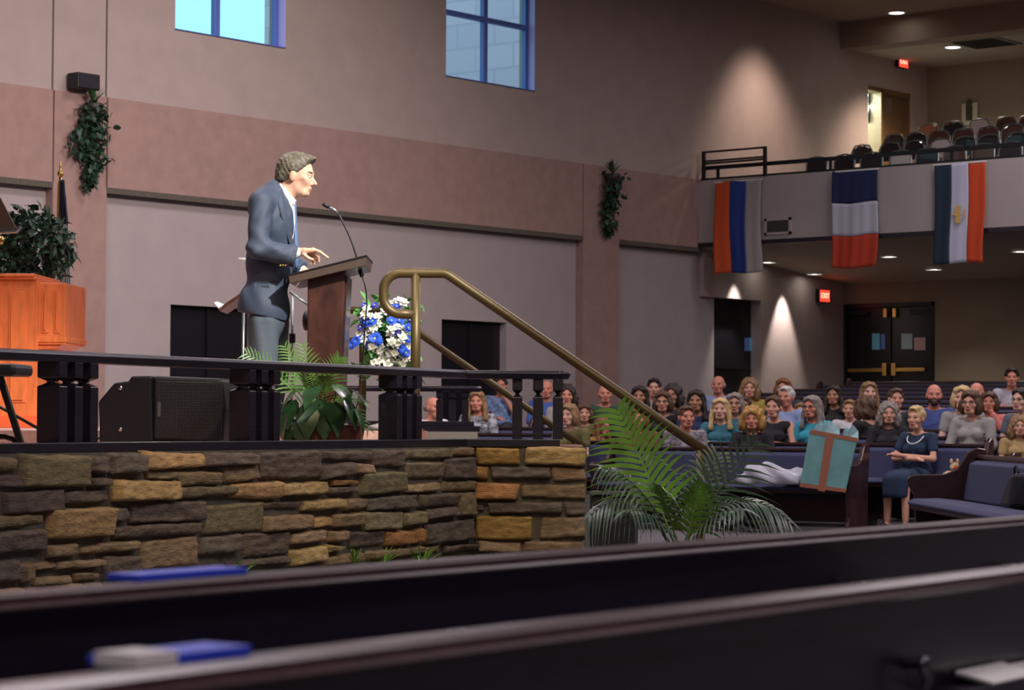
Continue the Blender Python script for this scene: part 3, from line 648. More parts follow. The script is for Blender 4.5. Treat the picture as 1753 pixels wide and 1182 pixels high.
def stone_wall(name, frame, length, stones, label):
    """frame: origin (a,d), direction along the wall (a,d), outward normal (a,d); stones in (s0,s1,z0,z1,colour)"""
    o_, t_, n_ = frame; O = AD(o_[0], o_[1], 0); T = adir(*t_); Nn = adir(*n_)
    vs = []; fs = []; cols = []
    rnd = random.Random(3)
    for (s0, s1, z0, z1, c) in stones:
        if s1-s0 < .012 or z1-z0 < .012: continue
        g = -.001; s0 += g; s1 -= g; z0 += g; z1 -= g
        nu = max(5, int((s1-s0)/.014)); nv = max(5, int((z1-z0)/.011)); seed = rnd.random()*50; th = rnd.uniform(.022, .05) + (.012 if c[0] in 'YO' else 0)
        base = SC[c]; k = rnd.uniform(.85, 1.15); col = tuple(min(1, b*k*rnd.uniform(.95, 1.05)) for b in base)
        tilt = rnd.uniform(-.012, .012); tv = rnd.uniform(-.010, .010); i0 = len(vs); lay = 1.0 if c == 'D' else .5
        dz = [rnd.uniform(-.010, .010) for _ in range(4)]; dx = [rnd.uniform(-.014, .014) for _ in range(4)]
        for i in range(nu+1):
            for j in range(nv+1):
                u, v = i/nu, j/nv
                eu = min(u, 1-u)*(s1-s0); ev = min(v, 1-v)*(z1-z0); e = min(eu, ev)
                cu = (dx[0]*(1-v)+dx[1]*v)*(1-u)+(dx[2]*(1-v)+dx[3]*v)*u; cv = (dz[0]*(1-u)+dz[1]*u)*(1-v)+(dz[2]*(1-u)+dz[3]*u)*v
                s = s0+(s1-s0)*u+cu; z = z0+(z1-z0)*v+cv
                j1 = mn.noise(Vector((s*9, z*9, seed))); s += .006*j1; z += .006*mn.noise(Vector((s*11, z*11, seed+9)))
                h = th*min(1, .78+e/.010) if e > 0 else -.012
                h += (tilt*(u-.5)*2+tv*(v-.5)*2) if e > 0 else 0
                if e > 0:
                    h += .010*lay*mn.noise(Vector((s*7, z*34, seed)))+.006*mn.noise(Vector((s*28, z*60, seed)))
                    h += .006*lay*(abs(mn.noise(Vector((s*5, z*26, seed+4))))*2-.5)
                vs.append(O+T*s+Vector((0, 0, z))+Nn*h)
        for i in range(nu):
            for j in range(nv):
                q = i0+i*(nv+1)+j; fs.append((q, q+nv+1, q+nv+2, q+1)); cols.append(col)
    n0 = len(fs)
    me = bpy.data.meshes.new(name); me.from_pydata(vs, [], fs); me.materials.append(STM)
    ca = me.color_attributes.new('stone_colour', 'FLOAT_COLOR', 'CORNER')
    arr = np.repeat(np.array([(*c, 1) for c in cols]), 4, axis=0).astype(np.float32); ca.data.foreach_set('color', arr.ravel())
    me.polygons.foreach_set('use_smooth', [True]*len(fs)); me.update()
    o = bpy.data.objects.new(name, me); COL.objects.link(o); struct(o)
    m = MB(); th_ = .10; q = [O+T*-.0, O+T*length, O+T*length-Nn*th_, O-Nn*th_]; m.prism([p+Vector((0, 0, 0)) for p in q], (0, 0, .905)); struct(m.build(name+'_mortar', 'mortar'))
    return o
def fill(stones, s_a, s_b, ztop, rnd):
    z = ztop
    while z > .02:
        h = rnd.uniform(.06, .13); z0 = max(.0, z-h); s = s_a
        while s < s_b-.03:
            w = rnd.uniform(.10, .32); s1 = min(s_b, s+w); stones.append((s, s1, z0, z-.006, rnd.choice('DBGDBYD'))); s = s1+.006
        z = z0-.004
rnd = random.Random(5)
Ldir = (-dl.x, -dl.y); Lnor = (.9*.99, -.437*.99)                # left face: along toward the corner; normal faces the camera
def l_hit(x, y):
    s = xs_to_s(x); a, d = FL(s); return s, CZ + (P(x, y, d).z-CZ)
stones = []
for x0, y0, x1, y1, c in L_ST:
    if x1-x0 < 6 or y1-y0 < 6: continue
    sa, za = l_hit(x0, (y0+y1)/2); sb, zb = l_hit(x1, (y0+y1)/2); _, zt = l_hit((x0+x1)/2, y0); _, z0_ = l_hit((x0+x1)/2, y1)
    stones.append((SL-sa, SL-sb, z0_, zt, c))
fill(stones, SL-xs_to_s(495), SL-.01, l_hit(650, 969)[1], rnd)
fill(stones, SL-xs_to_s(175), SL-xs_to_s(495), l_hit(300, 994)[1], rnd)
fill(stones, SL-xs_to_s(-40), SL-xs_to_s(175), l_hit(50, 1003)[1], rnd)
fill(stones, 0, SL-xs_to_s(-40), .9, rnd)
stone_wall('wall_stage_left', ((FL(SL)[0], FL(SL)[1]), Ldir, Lnor), SL, stones, '')
stones = []
for x0, y0, x1, y1, c in R_ST:
    A = P(x0, y1, C0[1]); B = P(x1, y0, C0[1]); stones.append(((A-AD(*C0)).dot(RH), (B-AD(*C0)).dot(RH), A.z, B.z, c))
fill(stones, 0, E0[0]-C0[0], P(900, 949, 14.48).z, rnd)
stone_wall('wall_stage_right', (C0, (1, 0), (0, -1)), E0[0]-C0[0], stones, '')
m = MB(); m.prism([AD(a, d) for a, d in ((E0[0]-.08, 14.5), (E0[0]+.0, 14.5), (E0[0]+.0, 15.3), (E0[0]-.08, 15.3))], (0, 0, .9)); struct(m.build('wall_stage_return', 'mortar'))

# ---- stage rail
RT, RB = 1.05+.312, .905
def rail_thing(name, label, path, groups, top, base, capend=True, bw=.060, bd_=.125):
    """path: list of (a,d); groups: list of (a,d,dir) baluster centres"""
    t = thing(name, label, 'railing', AD(path[0][0], path[0][1], base)); O = Vector(t.location)
    pr = [(-.075, -.018), (-.06, -.05), (.06, -.05), (.075, -.018), (.065, .0), (-.065, .0)]
    def sweep(pr, zc, nm, mt, ext=0):
        m = MB(); vs = []; pts = [AD(a, d, zc)-O for a, d in path]; n = len(pts)
        for i, p in enumerate(pts):
            d0 = (pts[min(i+1, n-1)]-pts[max(0, i-1)]).normalized()
            if 0 < i < n-1:
                da = (pts[i]-pts[i-1]).normalized(); db = (pts[i+1]-pts[i]).normalized(); d0 = (da+db).normalized(); k = 1/max(.3, d0.dot(da))
            else: k = 1
            sd = d0.cross(Vector((0, 0, 1)))*k
            for x, z in pr: vs.append(p+sd*x+Vector((0, 0, z)))
        q = len(pr); fs = [(i*q+j, i*q+(j+1) % q, (i+1)*q+(j+1) % q, (i+1)*q+j) for i in range(n-1) for j in range(q)]+[tuple(range(q))[::-1], tuple((n-1)*q+j for j in range(q))]
        m.add(vs, fs)
        if ext:
            p = pts[-1]; m.lathe([(.001, -.05), (.060, -.05), (.075, -.018), (.065, 0), (.001, .0)], p, 18)
        return m.build(nm, mt, t, bevel=.004)
    sweep(pr, top, 'top_rail', 'darkwood', 1 if capend else 0)
    sweep([(-.065, 0), (.065, 0), (.065, .046), (-.065, .046)], base, 'base_rail', 'darkwood')
    H = top-.05-(base+.046); first = None
    prof = [(0, 1), (.70, 1), (.745, .38), (.765, .38), (.81, 1), (1, 1)]
    for a, d, (da, dd) in groups:
        if first is None:
            m = MB(); vs = []
            for z, k in prof:
                for sx, sy in ((-1, -1), (1, -1), (1, 1), (-1, 1)): vs.append((sx*bw/2*k, sy*bd_/2*(k if k < 1 else 1), z*H))
            n = len(prof); m.add(vs, [(i*4+j, i*4+(j+1) % 4, (i+1)*4+(j+1) % 4, (i+1)*4+j) for i in range(n-1) for j in range(4)]+[(3, 2, 1, 0), tuple(4*(n-1)+j for j in range(4))])
            first = b = m.build('baluster', 'darkwood', t, bevel=.003)
        else: b = first.copy(); COL.objects.link(b); b.parent = t
        b.location = AD(a, d, base+.046)-O; v = adir(da, dd); b.rotation_euler.z = math.atan2(v.y, v.x)
    return t
gr = []
for xc in (117, 437, 686):
    s = xs_to_s(xc, .08)
    for k in (-1, 0, 1): gr.append((*FL(s+k*.118, .08), Ldir))
s = xs_to_s(-170, .08); gr += [(*FL(s+k*.118, .08), Ldir) for k in (-1, 0, 1)]
for x in (886, 921.5, 955.5): gr.append(((x-876.5)/FPX*14.56, 14.56, (1, 0)))
rp = [FL(SL-.3, .08), FL(.035, .08), ((978-876.5)/FPX*14.56-.075, 14.56)]
rail_thing('stage_rail', 'low black wooden rail with grouped balusters along the near edge of the stage', rp, gr, RT, RB)
fr = [(-2.6, 22.1), ((812-876.5)/FPX*22.1, 22.1)]
g2 = [(fr[1][0]-.08-.118*k, 22.1, (1, 0)) for k in (0, 1, 2, 8, 9, 10, 16, 17, 18)]
rail_thing('stage_rail', 'far low wooden rail beyond the steps, above the cream riser', fr, g2, 1.05+.33, ZU+.02, bd_=.06)

# ---- bronze handrails
def handrail(label, d0, d1, ox=0, zo=0):
    a = lambda x, d: (x-876.5)/FPX*d
    t = thing('handrail', label, 'handrail', AD(a(712, d0)+ox, d0, ZU)); O = Vector(t.location)
    def q(x, y, d): v = P(x, y, d); v += RH*ox+Vector((0, 0, zo)); return v-O
    r_ = .0305
    def arc(c, a0, a1, rad, n=7): return [c+RH*rad*math.cos(a0+(a1-a0)*i/n)+Vector((0, 0, rad*math.sin(a0+(a1-a0)*i/n))) for i in range(n+1)]
    zt = q(712, 468, d0); xl = q(657, 468, d0); rad = .105
    loopL = (xl-O*0).copy(); top = zt.z; bot = q(712, 538, d0).z; xL = xl.dot(RH); base = q(712, 468, d0); base_no = base-RH*base.dot(RH); base_no.z = 0
    def pp(x, z): return base_no+RH*x+Vector((0, 0, z))
    xP = base.dot(RH)
    pts = [pp(xP, bot)]+arc(pp(xL+rad, bot+rad), -math.pi/2, -math.pi, rad)+arc(pp(xL+rad, top-rad), math.pi, math.pi/2, rad)
    pts += [q(758, 468, d0)]
    e = q(1222, 783, d1)
    pts += [q(763, 469, d0), q(769, 472, d0)]
    pts += [q(769, 472, d0).lerp(e, f) for f in (.25, .5, .75, 1)]
    m = MB(); m.tube(pts, r_, 14); m.build('rail', 'brass', t, True)
    m = MB(); m.tube([pp(xP, 0), pp(xP, top)], r_, 14); m.build('post', 'brass', t, True)
    m = MB(); m.lathe([(.06, 0), (.06, .008), (.035, .014), (.001, .014)], pp(xP, .0), 18); m.build('flange', 'brass', t, True)
    f = q(769, 472, d0).lerp(e, .95); m = MB(); m.tube([Vector((f.x, f.y, -ZU)), f], r_*.9, 12); m.build('post', 'brass', t, True)
    return t
handrail('near bronze pipe handrail with a looped end, in front of the blue and white flowers', 15.0, 14.85)
# the far rail runs parallel on the other side of the steps
t = handrail('far bronze pipe handrail on the other side of the stage steps', 15.0, 14.85)
tgt = P(722, 585, 20.0); src = None
# place the copy five metres beyond and shift it so that the slopes line up with the photograph
shift = P(722, 585, 20.0) - P(846, 527, 15.0)
t.location = Vector(t.location)+Vector((shift.x, shift.y, 0))

# ---- monitor speaker behind the rail
d_ = 12.75
a_ = (298-876.5)/FPX*d_
zt_ = lambda y, d: P(400, y, d).z
t = thing('floor_monitor', 'black wedge floor monitor with a mesh grille lying behind the stage rail', 'speaker', AD(a_, d_, ZL), heading(.10, 1))
px = FPX/d_; X = lambda x: (x-298)/px; Zb = .0; H_ = .375
m = MB()   # moulded side cap with rounded outline at the left end
pr = [(X(182), .0), (X(182), .12), (X(180), .235), (X(194), .285), (X(208), .335), (X(234), .345), (X(236), .37), (X(272), .372), (X(276), .02), (X(262), .0)]
m.prism([(x, -.16, z) for x, z in pr], (0, .34, 0)); m.build('side_cap', 'black', t, bevel=.02)
m = MB(); m.prism([(X(270), -.14, .03), (X(270), -.14, .372), (X(392), -.14, .358), (X(398), -.14, .20), (X(394), -.14, .02)], (0, .33, 0)); m.build('cabinet', 'black', t, bevel=.02)
gm = bpy.data.materials.new('perforated grille'); gm.use_nodes = True; n_ = gm.node_tree.nodes; L_ = gm.node_tree.links
tc = n_.new('ShaderNodeTexCoord'); vo = n_.new('ShaderNodeTexVoronoi'); vo.inputs['Scale'].default_value = 85; vo.inputs['Randomness'].default_value = .15
rp_ = n_.new('ShaderNodeValToRGB'); rp_.color_ramp.elements[0].color = (.002, .002, .003, 1); rp_.color_ramp.elements[0].position = .32; rp_.color_ramp.elements[1].color = (.05, .052, .065, 1); rp_.color_ramp.elements[1].position = .45
L_.new(tc.outputs['Object'], vo.inputs['Vector']); L_.new(vo.outputs['Distance'], rp_.inputs[0]); L_.new(rp_.outputs[0], n_['Principled BSDF'].inputs['Base Color']); n_['Principled BSDF'].inputs['Roughness'].default_value = .5
m = MB(); m.prism([(X(277), -.152, .045), (X(279), -.152, .345), (X(391), -.152, .335), (X(394), -.152, .20), (X(391), -.152, .035)], (0, .014, 0)); m.build('grille', gm, t, bevel=.004)
m = MB(); m.box((X(285.5), -.158, .195), (.017, .006, .076)); b = m.build('badge', 'grey', t, bevel=.002)
for z in (.305, .09): m = MB(); m.ell((X(219.5), -.166, z), (.012, .008, .012)); m.build('bolt', 'chrome', t, True)
m = MB(); m.tube([(X(180), 0, .03), (X(174), -.02, .05), (X(166), -.03, .035), (X(150), -.02, .012)], .006, 6); m.build('cable', 'black', t, True)

# ---- lectern with gooseneck microphone
DM = 14.4; PM = FPX/DM
MO = AD((460-876.5)/FPX*DM, DM, 0)
def mz(y): return 1.05+(722.3-y)/PM-ZU
def mx(x): return (x-460)/PM
t = thing('lectern', 'dark walnut lectern with a slanted top in front of the speaking man', 'lectern', (MO.x, MO.y, ZU), heading(0, 1))
m = MB(); m.prism([(mx(531), -.22, 0), (mx(531), -.22, mz(473)), (mx(595), -.22, mz(461)), (mx(584), -.22, 0)], (0, .44, 0)); m.build('column', 'lectern', t, bevel=.008)
m = MB(); m.prism([(mx(503), -.30, mz(490)), (mx(500), -.30, mz(477)), (mx(631), -.30, mz(444)), (mx(629), -.30, mz(460)), (mx(595), -.30, mz(468)), (mx(531), -.30, mz(484))], (0, .60, 0)); m.build('slanted_top', mat('lectern top', (.075, .048, .038), .4, coat=.2), t, bevel=.004)
m = MB(); m.prism([(mx(499), -.305, mz(478.5)), (mx(499), -.305, mz(475.5)), (mx(632), -.305, mz(441.5)), (mx(632), -.305, mz(445))], (0, .61, 0)); m.build('top_board', 'blackm', t, bevel=.002)
m = MB(); m.b2((mx(525), -.25, 0), (mx(592), .25, .05)); m.build('plinth', 'lectern', t, bevel=.006)
m = MB(); m.prism([(mx(584.5), -.2, .08), (mx(594), -.2, mz(475)), (mx(598), -.2, mz(475)), (mx(588), -.2, .08)], (0, .4, 0)); m.build('front_panel', 'mahogany', t)
t = thing('gooseneck_microphone', 'slim gooseneck microphone curving up from the lectern top', 'microphone', (MO.x, MO.y, ZU), heading(0, 1))
Q = lambda x, y, w=0: (mx(x), w, mz(y))
m = MB(); m.tube([Q(611, 449), Q(608, 435), Q(603, 420), Q(596, 402), Q(588, 385), Q(581, 371), Q(575, 362.5)], .0055, 8); m.build('gooseneck', 'blackm', t, True)
m = MB(); m.tube([Q(577, 365), Q(570, 358.5), Q(561, 354)], [.006, .011, .010], 10); m.build('body', 'grey', t, True)
m = MB(); m.tube([Q(561.5, 354), Q(556, 351), Q(550, 348.5)], [.012, .014, .010], 10); m.build('capsule', 'black', t, True)
m = MB(); m.lathe([(.022, 0), (.02, .015), (.008, .02)], Q(611, 449.5)); m.build('mount', 'chrome', t, True)
m = MB(); m.tube([Q(616, 460, -.05), Q(617, 466, -.05), Q(620, 474, -.05)], .013, 8); m.build('connector', 'black', t, True)
m = MB(); m.tube([Q(620, 474, -.05), Q(624, 486, -.05), Q(627, 500, -.05), Q(628, 520, -.04), Q(622, 600, 0), Q(612, 690, .05), Q(600, 737, .05)], .0045, 6); m.build('cable', 'blackm', t, True)

# ---- stands behind the man
t = thing('microphone_stand', 'black boom microphone stand with a round black pad, behind the lectern', 'microphone stand', AD((500-876.5)/FPX*14.95, 14.95, ZU), heading(0, 1))
k = FPX/14.95; X2 = lambda x: (x-500)/k; Z2 = lambda y: 1.05+(722.4-y)/k-ZU
m = MB(); m.tube([(0, 0, .02), (0, 0, Z2(507))], .009, 8); m.build('pole', 'grey', t, True)
m = MB(); m.tube([(X2(495), 0, Z2(500)), (X2(531), 0, Z2(525))], .008, 8); m.build('boom', 'grey', t, True)
m = MB(); m.ell((X2(523.5), -.02, Z2(550)), (.022, .06, .062)); m.build('round_pad', 'black', t, True)
m = MB(); m.tube([(X2(531), 0, Z2(525)), (X2(527), -.01, Z2(535))], .006, 6); m.build('pad_arm', 'blackm', t, True)
m = MB(); m.lathe([(.02, -.03), (.02, .03)], (0, 0, Z2(580)), 10); m.build('collar', 'blackm', t)
m = MB()
for a in range(3): m.tube([(0, 0, .12), (.26*math.cos(a*2.094), .26*math.sin(a*2.094), .012)], .008, 6)
m.build('tripod_base', 'blackm', t, True)
d_ = 16.0; k = FPX/d_
t = thing('music_stand', 'black music stand with pale sheet music edge, just behind the speaking man', 'music stand', AD((416-876.5)/FPX*d_, d_, ZU), heading(0, 1))
X2 = lambda x: (x-416)/k; Z2 = lambda y: 1.05+(722.2-y)/k-ZU
m = MB(); m.tube([(0, 0, .02), (0, 0, Z2(512))], .010, 8); m.build('pole', 'grey', t, True)
m = MB(); m.prism([(X2(378), -.2, Z2(532)), (X2(382), -.2, Z2(536)), (X2(432), -.2, Z2(500)), (X2(428), -.2, Z2(497))], (0, .42, 0)); m.build('desk', 'lectern', t)
m = MB(); m.prism([(X2(372), -.2, Z2(521)), (X2(377), -.2, Z2(519.5)), (X2(388), -.2, Z2(527)), (X2(381), -.2, Z2(533))], (0, .42, 0)); m.build('lip', 'white', t)
m = MB()
for a in range(3): m.tube([(0, 0, .15), (.27*math.cos(a*2.094+.5), .27*math.sin(a*2.094+.5), .012)], .009, 6)
m.build('tripod_base', 'blackm', t, True)
t = thing('microphone', 'short pale tipped microphone just behind the man at elbow height', 'microphone', AD((412-876.5)/FPX*16.3, 16.3, ZU), heading(0, 1))
k = FPX/16.3; Z2 = lambda y: 1.05+(722.2-y)/k-ZU
m = MB(); m.tube([(.1, 0, 0.01), (.1, 0, Z2(446))], .009, 8); m.build('stand_pole', 'blackm', t, True)
m = MB(); m.lathe([(.12, 0), (.12, .015), (.02, .03)], (.1, 0, 0)); m.build('round_base', 'blackm', t, True)
m = MB(); m.tube([(-.02, 0, Z2(444)), (.12, 0, Z2(445))], [.010, .012], 10); m.build('body', 'white', t, True)

# ---- orange oak console at the left
d_ = 17.3; k = FPX/d_; X2 = lambda x: (x-40)/k; Z2 = lambda y: 1.05+(720.2-y)/k-ZU
t = thing('wooden_console', 'bright orange oak organ console with raised panels at the left edge', 'console', AD((40-876.5)/FPX*d_, d_, ZU), heading(.04, 1))
def raised(m, x0, z0, x1, z1, y=-.0):
    m.prism([(x0, y, z0), (x1, y, z0), (x1, y, z1), (x0, y, z1)], (0, -.008, 0)); g = .018
    m.prism([(x0+g, y-.008, z0+g), (x1-g, y-.008, z0+g), (x1-g, y-.008, z1-g), (x0+g, y-.008, z1-g)], (0, -.012, 0))
m = MB(); m.b2((X2(-120), 0, 0), (X2(64), .75, Z2(479))); m.build('cabinet', 'orange', t, bevel=.004)
m = MB(); m.b2((X2(-120), -.03, Z2(479)), (X2(62), .78, Z2(474.5))); m.b2((X2(-120), -.045, Z2(474.5)), (X2(59), .80, Z2(469))); m.build('cornice', 'orange', t, bevel=.006)
for x0, x1 in ((-60, -28), (-22, 2), (14, 45)):
    m = MB(); raised(m, X2(x0), Z2(690), X2(x1), Z2(494)); m.build('raised_panel', 'orange', t, bevel=.003)
m = MB(); m.b2((X2(62), .03, Z2(590)), (X2(110), .70, Z2(484))); m.b2((X2(60), .02, Z2(586)), (X2(112), .71, Z2(577))); m.prism([(X2(62), .05, Z2(598)), (X2(93), .05, Z2(597)), (X2(106), .05, Z2(589)), (X2(62), .05, Z2(589))], (0, .6, 0)); m.build('key_shelf_box', 'orange', t, bevel=.005)
for x0, x1 in ((69, 81), (90, 101)): m = MB(); raised(m, X2(x0), Z2(570), X2(x1), Z2(493), .03); m.build('raised_panel', 'orange', t, bevel=.003)
m = MB(); m.b2((X2(-120), -.02, 0), (X2(66), .76, Z2(712))); m.build('plinth', mat('red oak plinth', (.75, .12, .035), .4), t, bevel=.006)

# ---- bench at the left edge
d_ = 11.35; k = FPX/d_; X2 = lambda x: (x-0)/k; Z2 = lambda y: 1.05+(720-y)/k-ZL
t = thing('keyboard_bench', 'black folding bench with a padded seat and crossed steel legs at the left edge', 'bench', AD((0-876.5)/FPX*d_, d_, ZL), heading(0.1, 1))
m = MB(); m.b2((X2(-190), -.14, Z2(645)), (X2(42), .16, Z2(624))); m.build('seat', 'black', t, bevel=.02)
m = MB(); m.beam((X2(0), 0, Z2(645)), (X2(40), 0, .012), .03, .03, (0, 1, 0)); m.build('leg', 'blackm', t, bevel=.004)
m = MB(); m.beam((X2(-150), 0, Z2(645)), (X2(-185), 0, .012), .03, .03, (0, 1, 0)); m.build('leg', 'blackm', t, bevel=.004)
m = MB(); m.tube([(X2(-165), .05, .02), (X2(-60), .05, .06), (X2(5), .05, Z2(748)), (X2(22), .03, Z2(753)), (X2(35), .0, .014)], .014, 8); m.build('stretcher', 'blackm', t, True)
t = thing('music_stand', 'brown music stand desk leaning into the left edge above the console', 'music stand', AD((0-876.5)/FPX*12.9, 12.9, ZU), heading(0, 1))
k = FPX/12.9; X2 = lambda x: (x-0)/k; Z2 = lambda y: 1.05+(720-y)/k-ZU
m = MB(); m.prism([(X2(-140), -.1, Z2(262)), (X2(-45), -.1, Z2(250)), (X2(31), -.1, Z2(392)), (X2(31), -.1, Z2(400)), (X2(-66), -.1, Z2(404))], (0, .02, 0)); m.build('desk', mat('stand bronze', (.10, .055, .04), .45), t)
m = MB(); m.prism([(X2(-50), -.14, Z2(405)), (X2(33), -.14, Z2(401)), (X2(41), -.14, Z2(390)), (X2(37), -.14, Z2(397))], (0, .06, 0)); m.build('lip', 'grey', t)
m = MB(); m.tube([(X2(-12), -.02, .02), (X2(-12), -.02, Z2(380))], .011, 8); m.build('pole', 'blackm', t, True)
m = MB(); m.lathe([(.02, -.02), (.03, 0), (.02, .02)], (X2(-2), -.03, Z2(412)), 12); m.build('knob', 'gold', t, True)
m = MB()
for a in range(3): m.tube([(X2(-12), -.02, .15), (X2(-12)+.25*math.cos(a*2.094+.5), .25*math.sin(a*2.094+.5), .012)], .009, 6)
m.build('tripod_base', 'blackm', t, True)

# ---- flag on a pole beside the tree
d_ = 20.5; k = FPX/d_; X2 = lambda x: (x-96)/k; Z2 = lambda y: 1.05+(720.4-y)/k-ZU
t = thing('standing_flag', 'furled navy and white flag with gold fringe on a pole behind the indoor tree', 'flag', AD((100-876.5)/FPX*d_, d_, ZU), heading(0, 1))
m = MB(); m.tube([(0, 0, .1), (0, 0, Z2(300))], .013, 8); m.build('pole', 'gold', t, True)
m = MB(); m.lathe([(.012, 0), (.03, .03), (.02, .05), (.008, .07), (.012, .09), (.004, .13), (.001, .135)], (0, 0, Z2(303)), 12); m.build('finial', 'gold', t, True)
m = MB(); m.lathe([(.16, 0), (.16, .03), (.08, .06), (.02, .10)]); m.build('base', 'gold', t, True)
def drape(y0, y1, x0a, x1a, x0b, x1b, nm, mt, dep=.04, f=5):
    m = MB(); vs = []; n, r_ = 28, 14
    for j in range(r_+1):
        v = j/r_; xa = x0a+(x0b-x0a)*v; xb = x1a+(x1b-x1a)*v
        for i in range(n+1): u = i/n; vs.append((X2(xa+(xb-xa)*u), -.03+dep*math.sin(u*f*6.28+v), Z2(y0+(y1-y0)*v)))
    m.add(vs, [(j*(n+1)+i, j*(n+1)+i+1, (j+1)*(n+1)+i+1, (j+1)*(n+1)+i) for j in range(r_) for i in range(n)]); o = m.build(nm, mt, t, True); o.modifiers.new('s', 'SOLIDIFY').thickness = .008
drape(308, 386, 97, 103, 94, 111, 'navy_field', mat('navy flag cloth', (.02, .02, .05), .8)); drape(384, 545, 100, 112, 102, 122, 'white_field', mat('white flag cloth', (.42, .42, .42), .8)); drape(545, 556, 102, 122, 103, 122, 'fringe', 'gold')
drape(310, 384, 94, 97, 92, 98, 'gold_edge', mat('gold fringe', (.42, .25, .04), .7), .02, 2)

# ================================================================== PLANTS
def leaf_shape(L, W, fold=.15, n=4):
    """a pointed leaf along +Y, as (verts, faces)"""
    prof = [0, .75, 1, .75, .08][:n+1]; vs = []
    for i in range(n+1):
        y = L*i/n; w = W/2*prof[i]; z = -L*.18*(i/n)**2
        vs += [(-w, y, z+w*fold*2), (0, y, z), (w, y, z+w*fold*2)]
    fs = []
    for i in range(n):
        a = i*3; fs += [(a, a+1, a+4, a+3), (a+1, a+2, a+5, a+4)]
    return [Vector(v) for v in vs], fs
def put_leaf(m, p, dirv, L, W, roll=0, fold=.15):
    vs, fs = leaf_shape(L, W, fold); d = Vector(dirv).normalized(); q = d.to_track_quat('Y', 'Z'); q = q @ Euler((0, roll, 0)).to_quaternion()
    m.add([q @ v + Vector(p) for v in vs], fs)
def bushy(parent, pts, nm, mt, L, W, rnd, hang=.4):
    m = MB()
    for p in pts:
        d = Vector((rnd.uniform(-1, 1), rnd.uniform(-1, .6), rnd.uniform(-1-hang, .8))); put_leaf(m, p, d, L*rnd.uniform(.7, 1.25), W*rnd.uniform(.7, 1.2), rnd.uniform(-1, 1))
    return m.build(nm, mt, parent, True)
def ivy(x0, x1, y0, y1, label, seed, n, prof):
    rnd = random.Random(seed); t_ = onY((x0+x1)/2, y0, YW-.05); t = thing('hanging_ivy', label, 'plant', (t_.x, YW-.03, t_.z)); k = FPX/((t_-CAM).dot(_f))
    m = MB(); m.lathe([(.02, -.12), (.10, -.10), (.12, 0), (.11, .01), (.09, .0)], (0, -.13, 0), 14); m.build('wall_basket', 'potd', t, True)
    pts = []; H = (y1-y0)/k
    while len(pts) < n:
        v = rnd.random(); c, w = prof(v); u = rnd.gauss(0, .45)
        if abs(u) > 1: continue
        pts.append((((c+u*w)-(x0+x1)/2)/k/.83, -.05-abs(rnd.gauss(0, .10))*(1-v*.5), -v*H))
    bushy(t, pts, 'foliage', 'leafd', .09, .065, rnd, 1.0)
    m = MB()
    for i in range(9):
        a = rnd.uniform(-1, 1); L_ = rnd.uniform(.3, .95); m.tube([(0, -.1, 0), (a*.12, -.16, -.1*H), (a*.16, -.1, -L_*H*.6), (a*.1+.02, -.08, -L_*H)], .004, 4)
    m.build('stems', 'stem', t)
    m = MB()
    for i in range(16): put_leaf(m, (0, -.13, 0), (rnd.uniform(-.8, .8), rnd.uniform(-.4, .1), 1), .24, .03)
    m.build('grass_tuft', 'leaf', t)
rnd0 = random.Random(9)
def prof_a(v):
    if v < .62: return (147+4*math.sin(v*9), 20+14*math.sin(min(1, v*2.4)*1.57))
    if rnd0.random() < .35 and v < .85: return (172-(v-.62)*90, 8)
    return (148-(v-.62)*10, 18*(1.15-v))
ivy(115, 185, 180, 322, 'hanging ivy trailing from a wall basket on the left pilaster', 1, 560, prof_a)
ivy(1018, 1060, 300, 402, 'smaller hanging ivy on the pilaster between the two recessed wall panels', 2, 420, lambda v: (1040-v*8+4*math.sin(v*8), 21*(1-v*.72)))

# ---- indoor tree behind the console
rnd = random.Random(4); d_ = 19.0; k = FPX/d_
t = thing('indoor_tree', 'bushy dark green indoor tree behind the orange console', 'tree', AD((48-876.5)/FPX*d_, d_, ZU), heading(0, 1))
X2 = lambda x: (x-48)/k; Z2 = lambda y: 1.05+(720-y)/k-ZU
m = MB(); m.lathe([(.001, 0), (.16, 0), (.2, .3), (.22, .32), (.19, .33), (.001, .30)]); m.build('pot', 'potd', t, True)
m = MB()
for i in range(5): a = rnd.uniform(0, 6.28); m.tube([(.03*math.cos(a), .03*math.sin(a), .28), (.06*math.cos(a), .06*math.sin(a), .8), (.22*math.cos(a), .2*math.sin(a), Z2(410))], [.016, .013, .006], 6)
m.build('trunk', 'bark', t, True)
pts = []
while len(pts) < 1500:
    u, v, w = rnd.uniform(-1, 1), rnd.uniform(-1, 1), rnd.uniform(-1, 1)
    r_ = u*u+v*v+w*w
    if r_ > 1 or rnd.random() > .25+r_: continue
    if mn.noise(Vector((u*2.3, v*2.3, w*2.3+5))) < -.18: continue
    pts.append((X2(42)+u*.40, w*.34, Z2(424)+v*.32))
bushy(t, pts, 'foliage', 'leafd', .085, .042, rnd, .5)

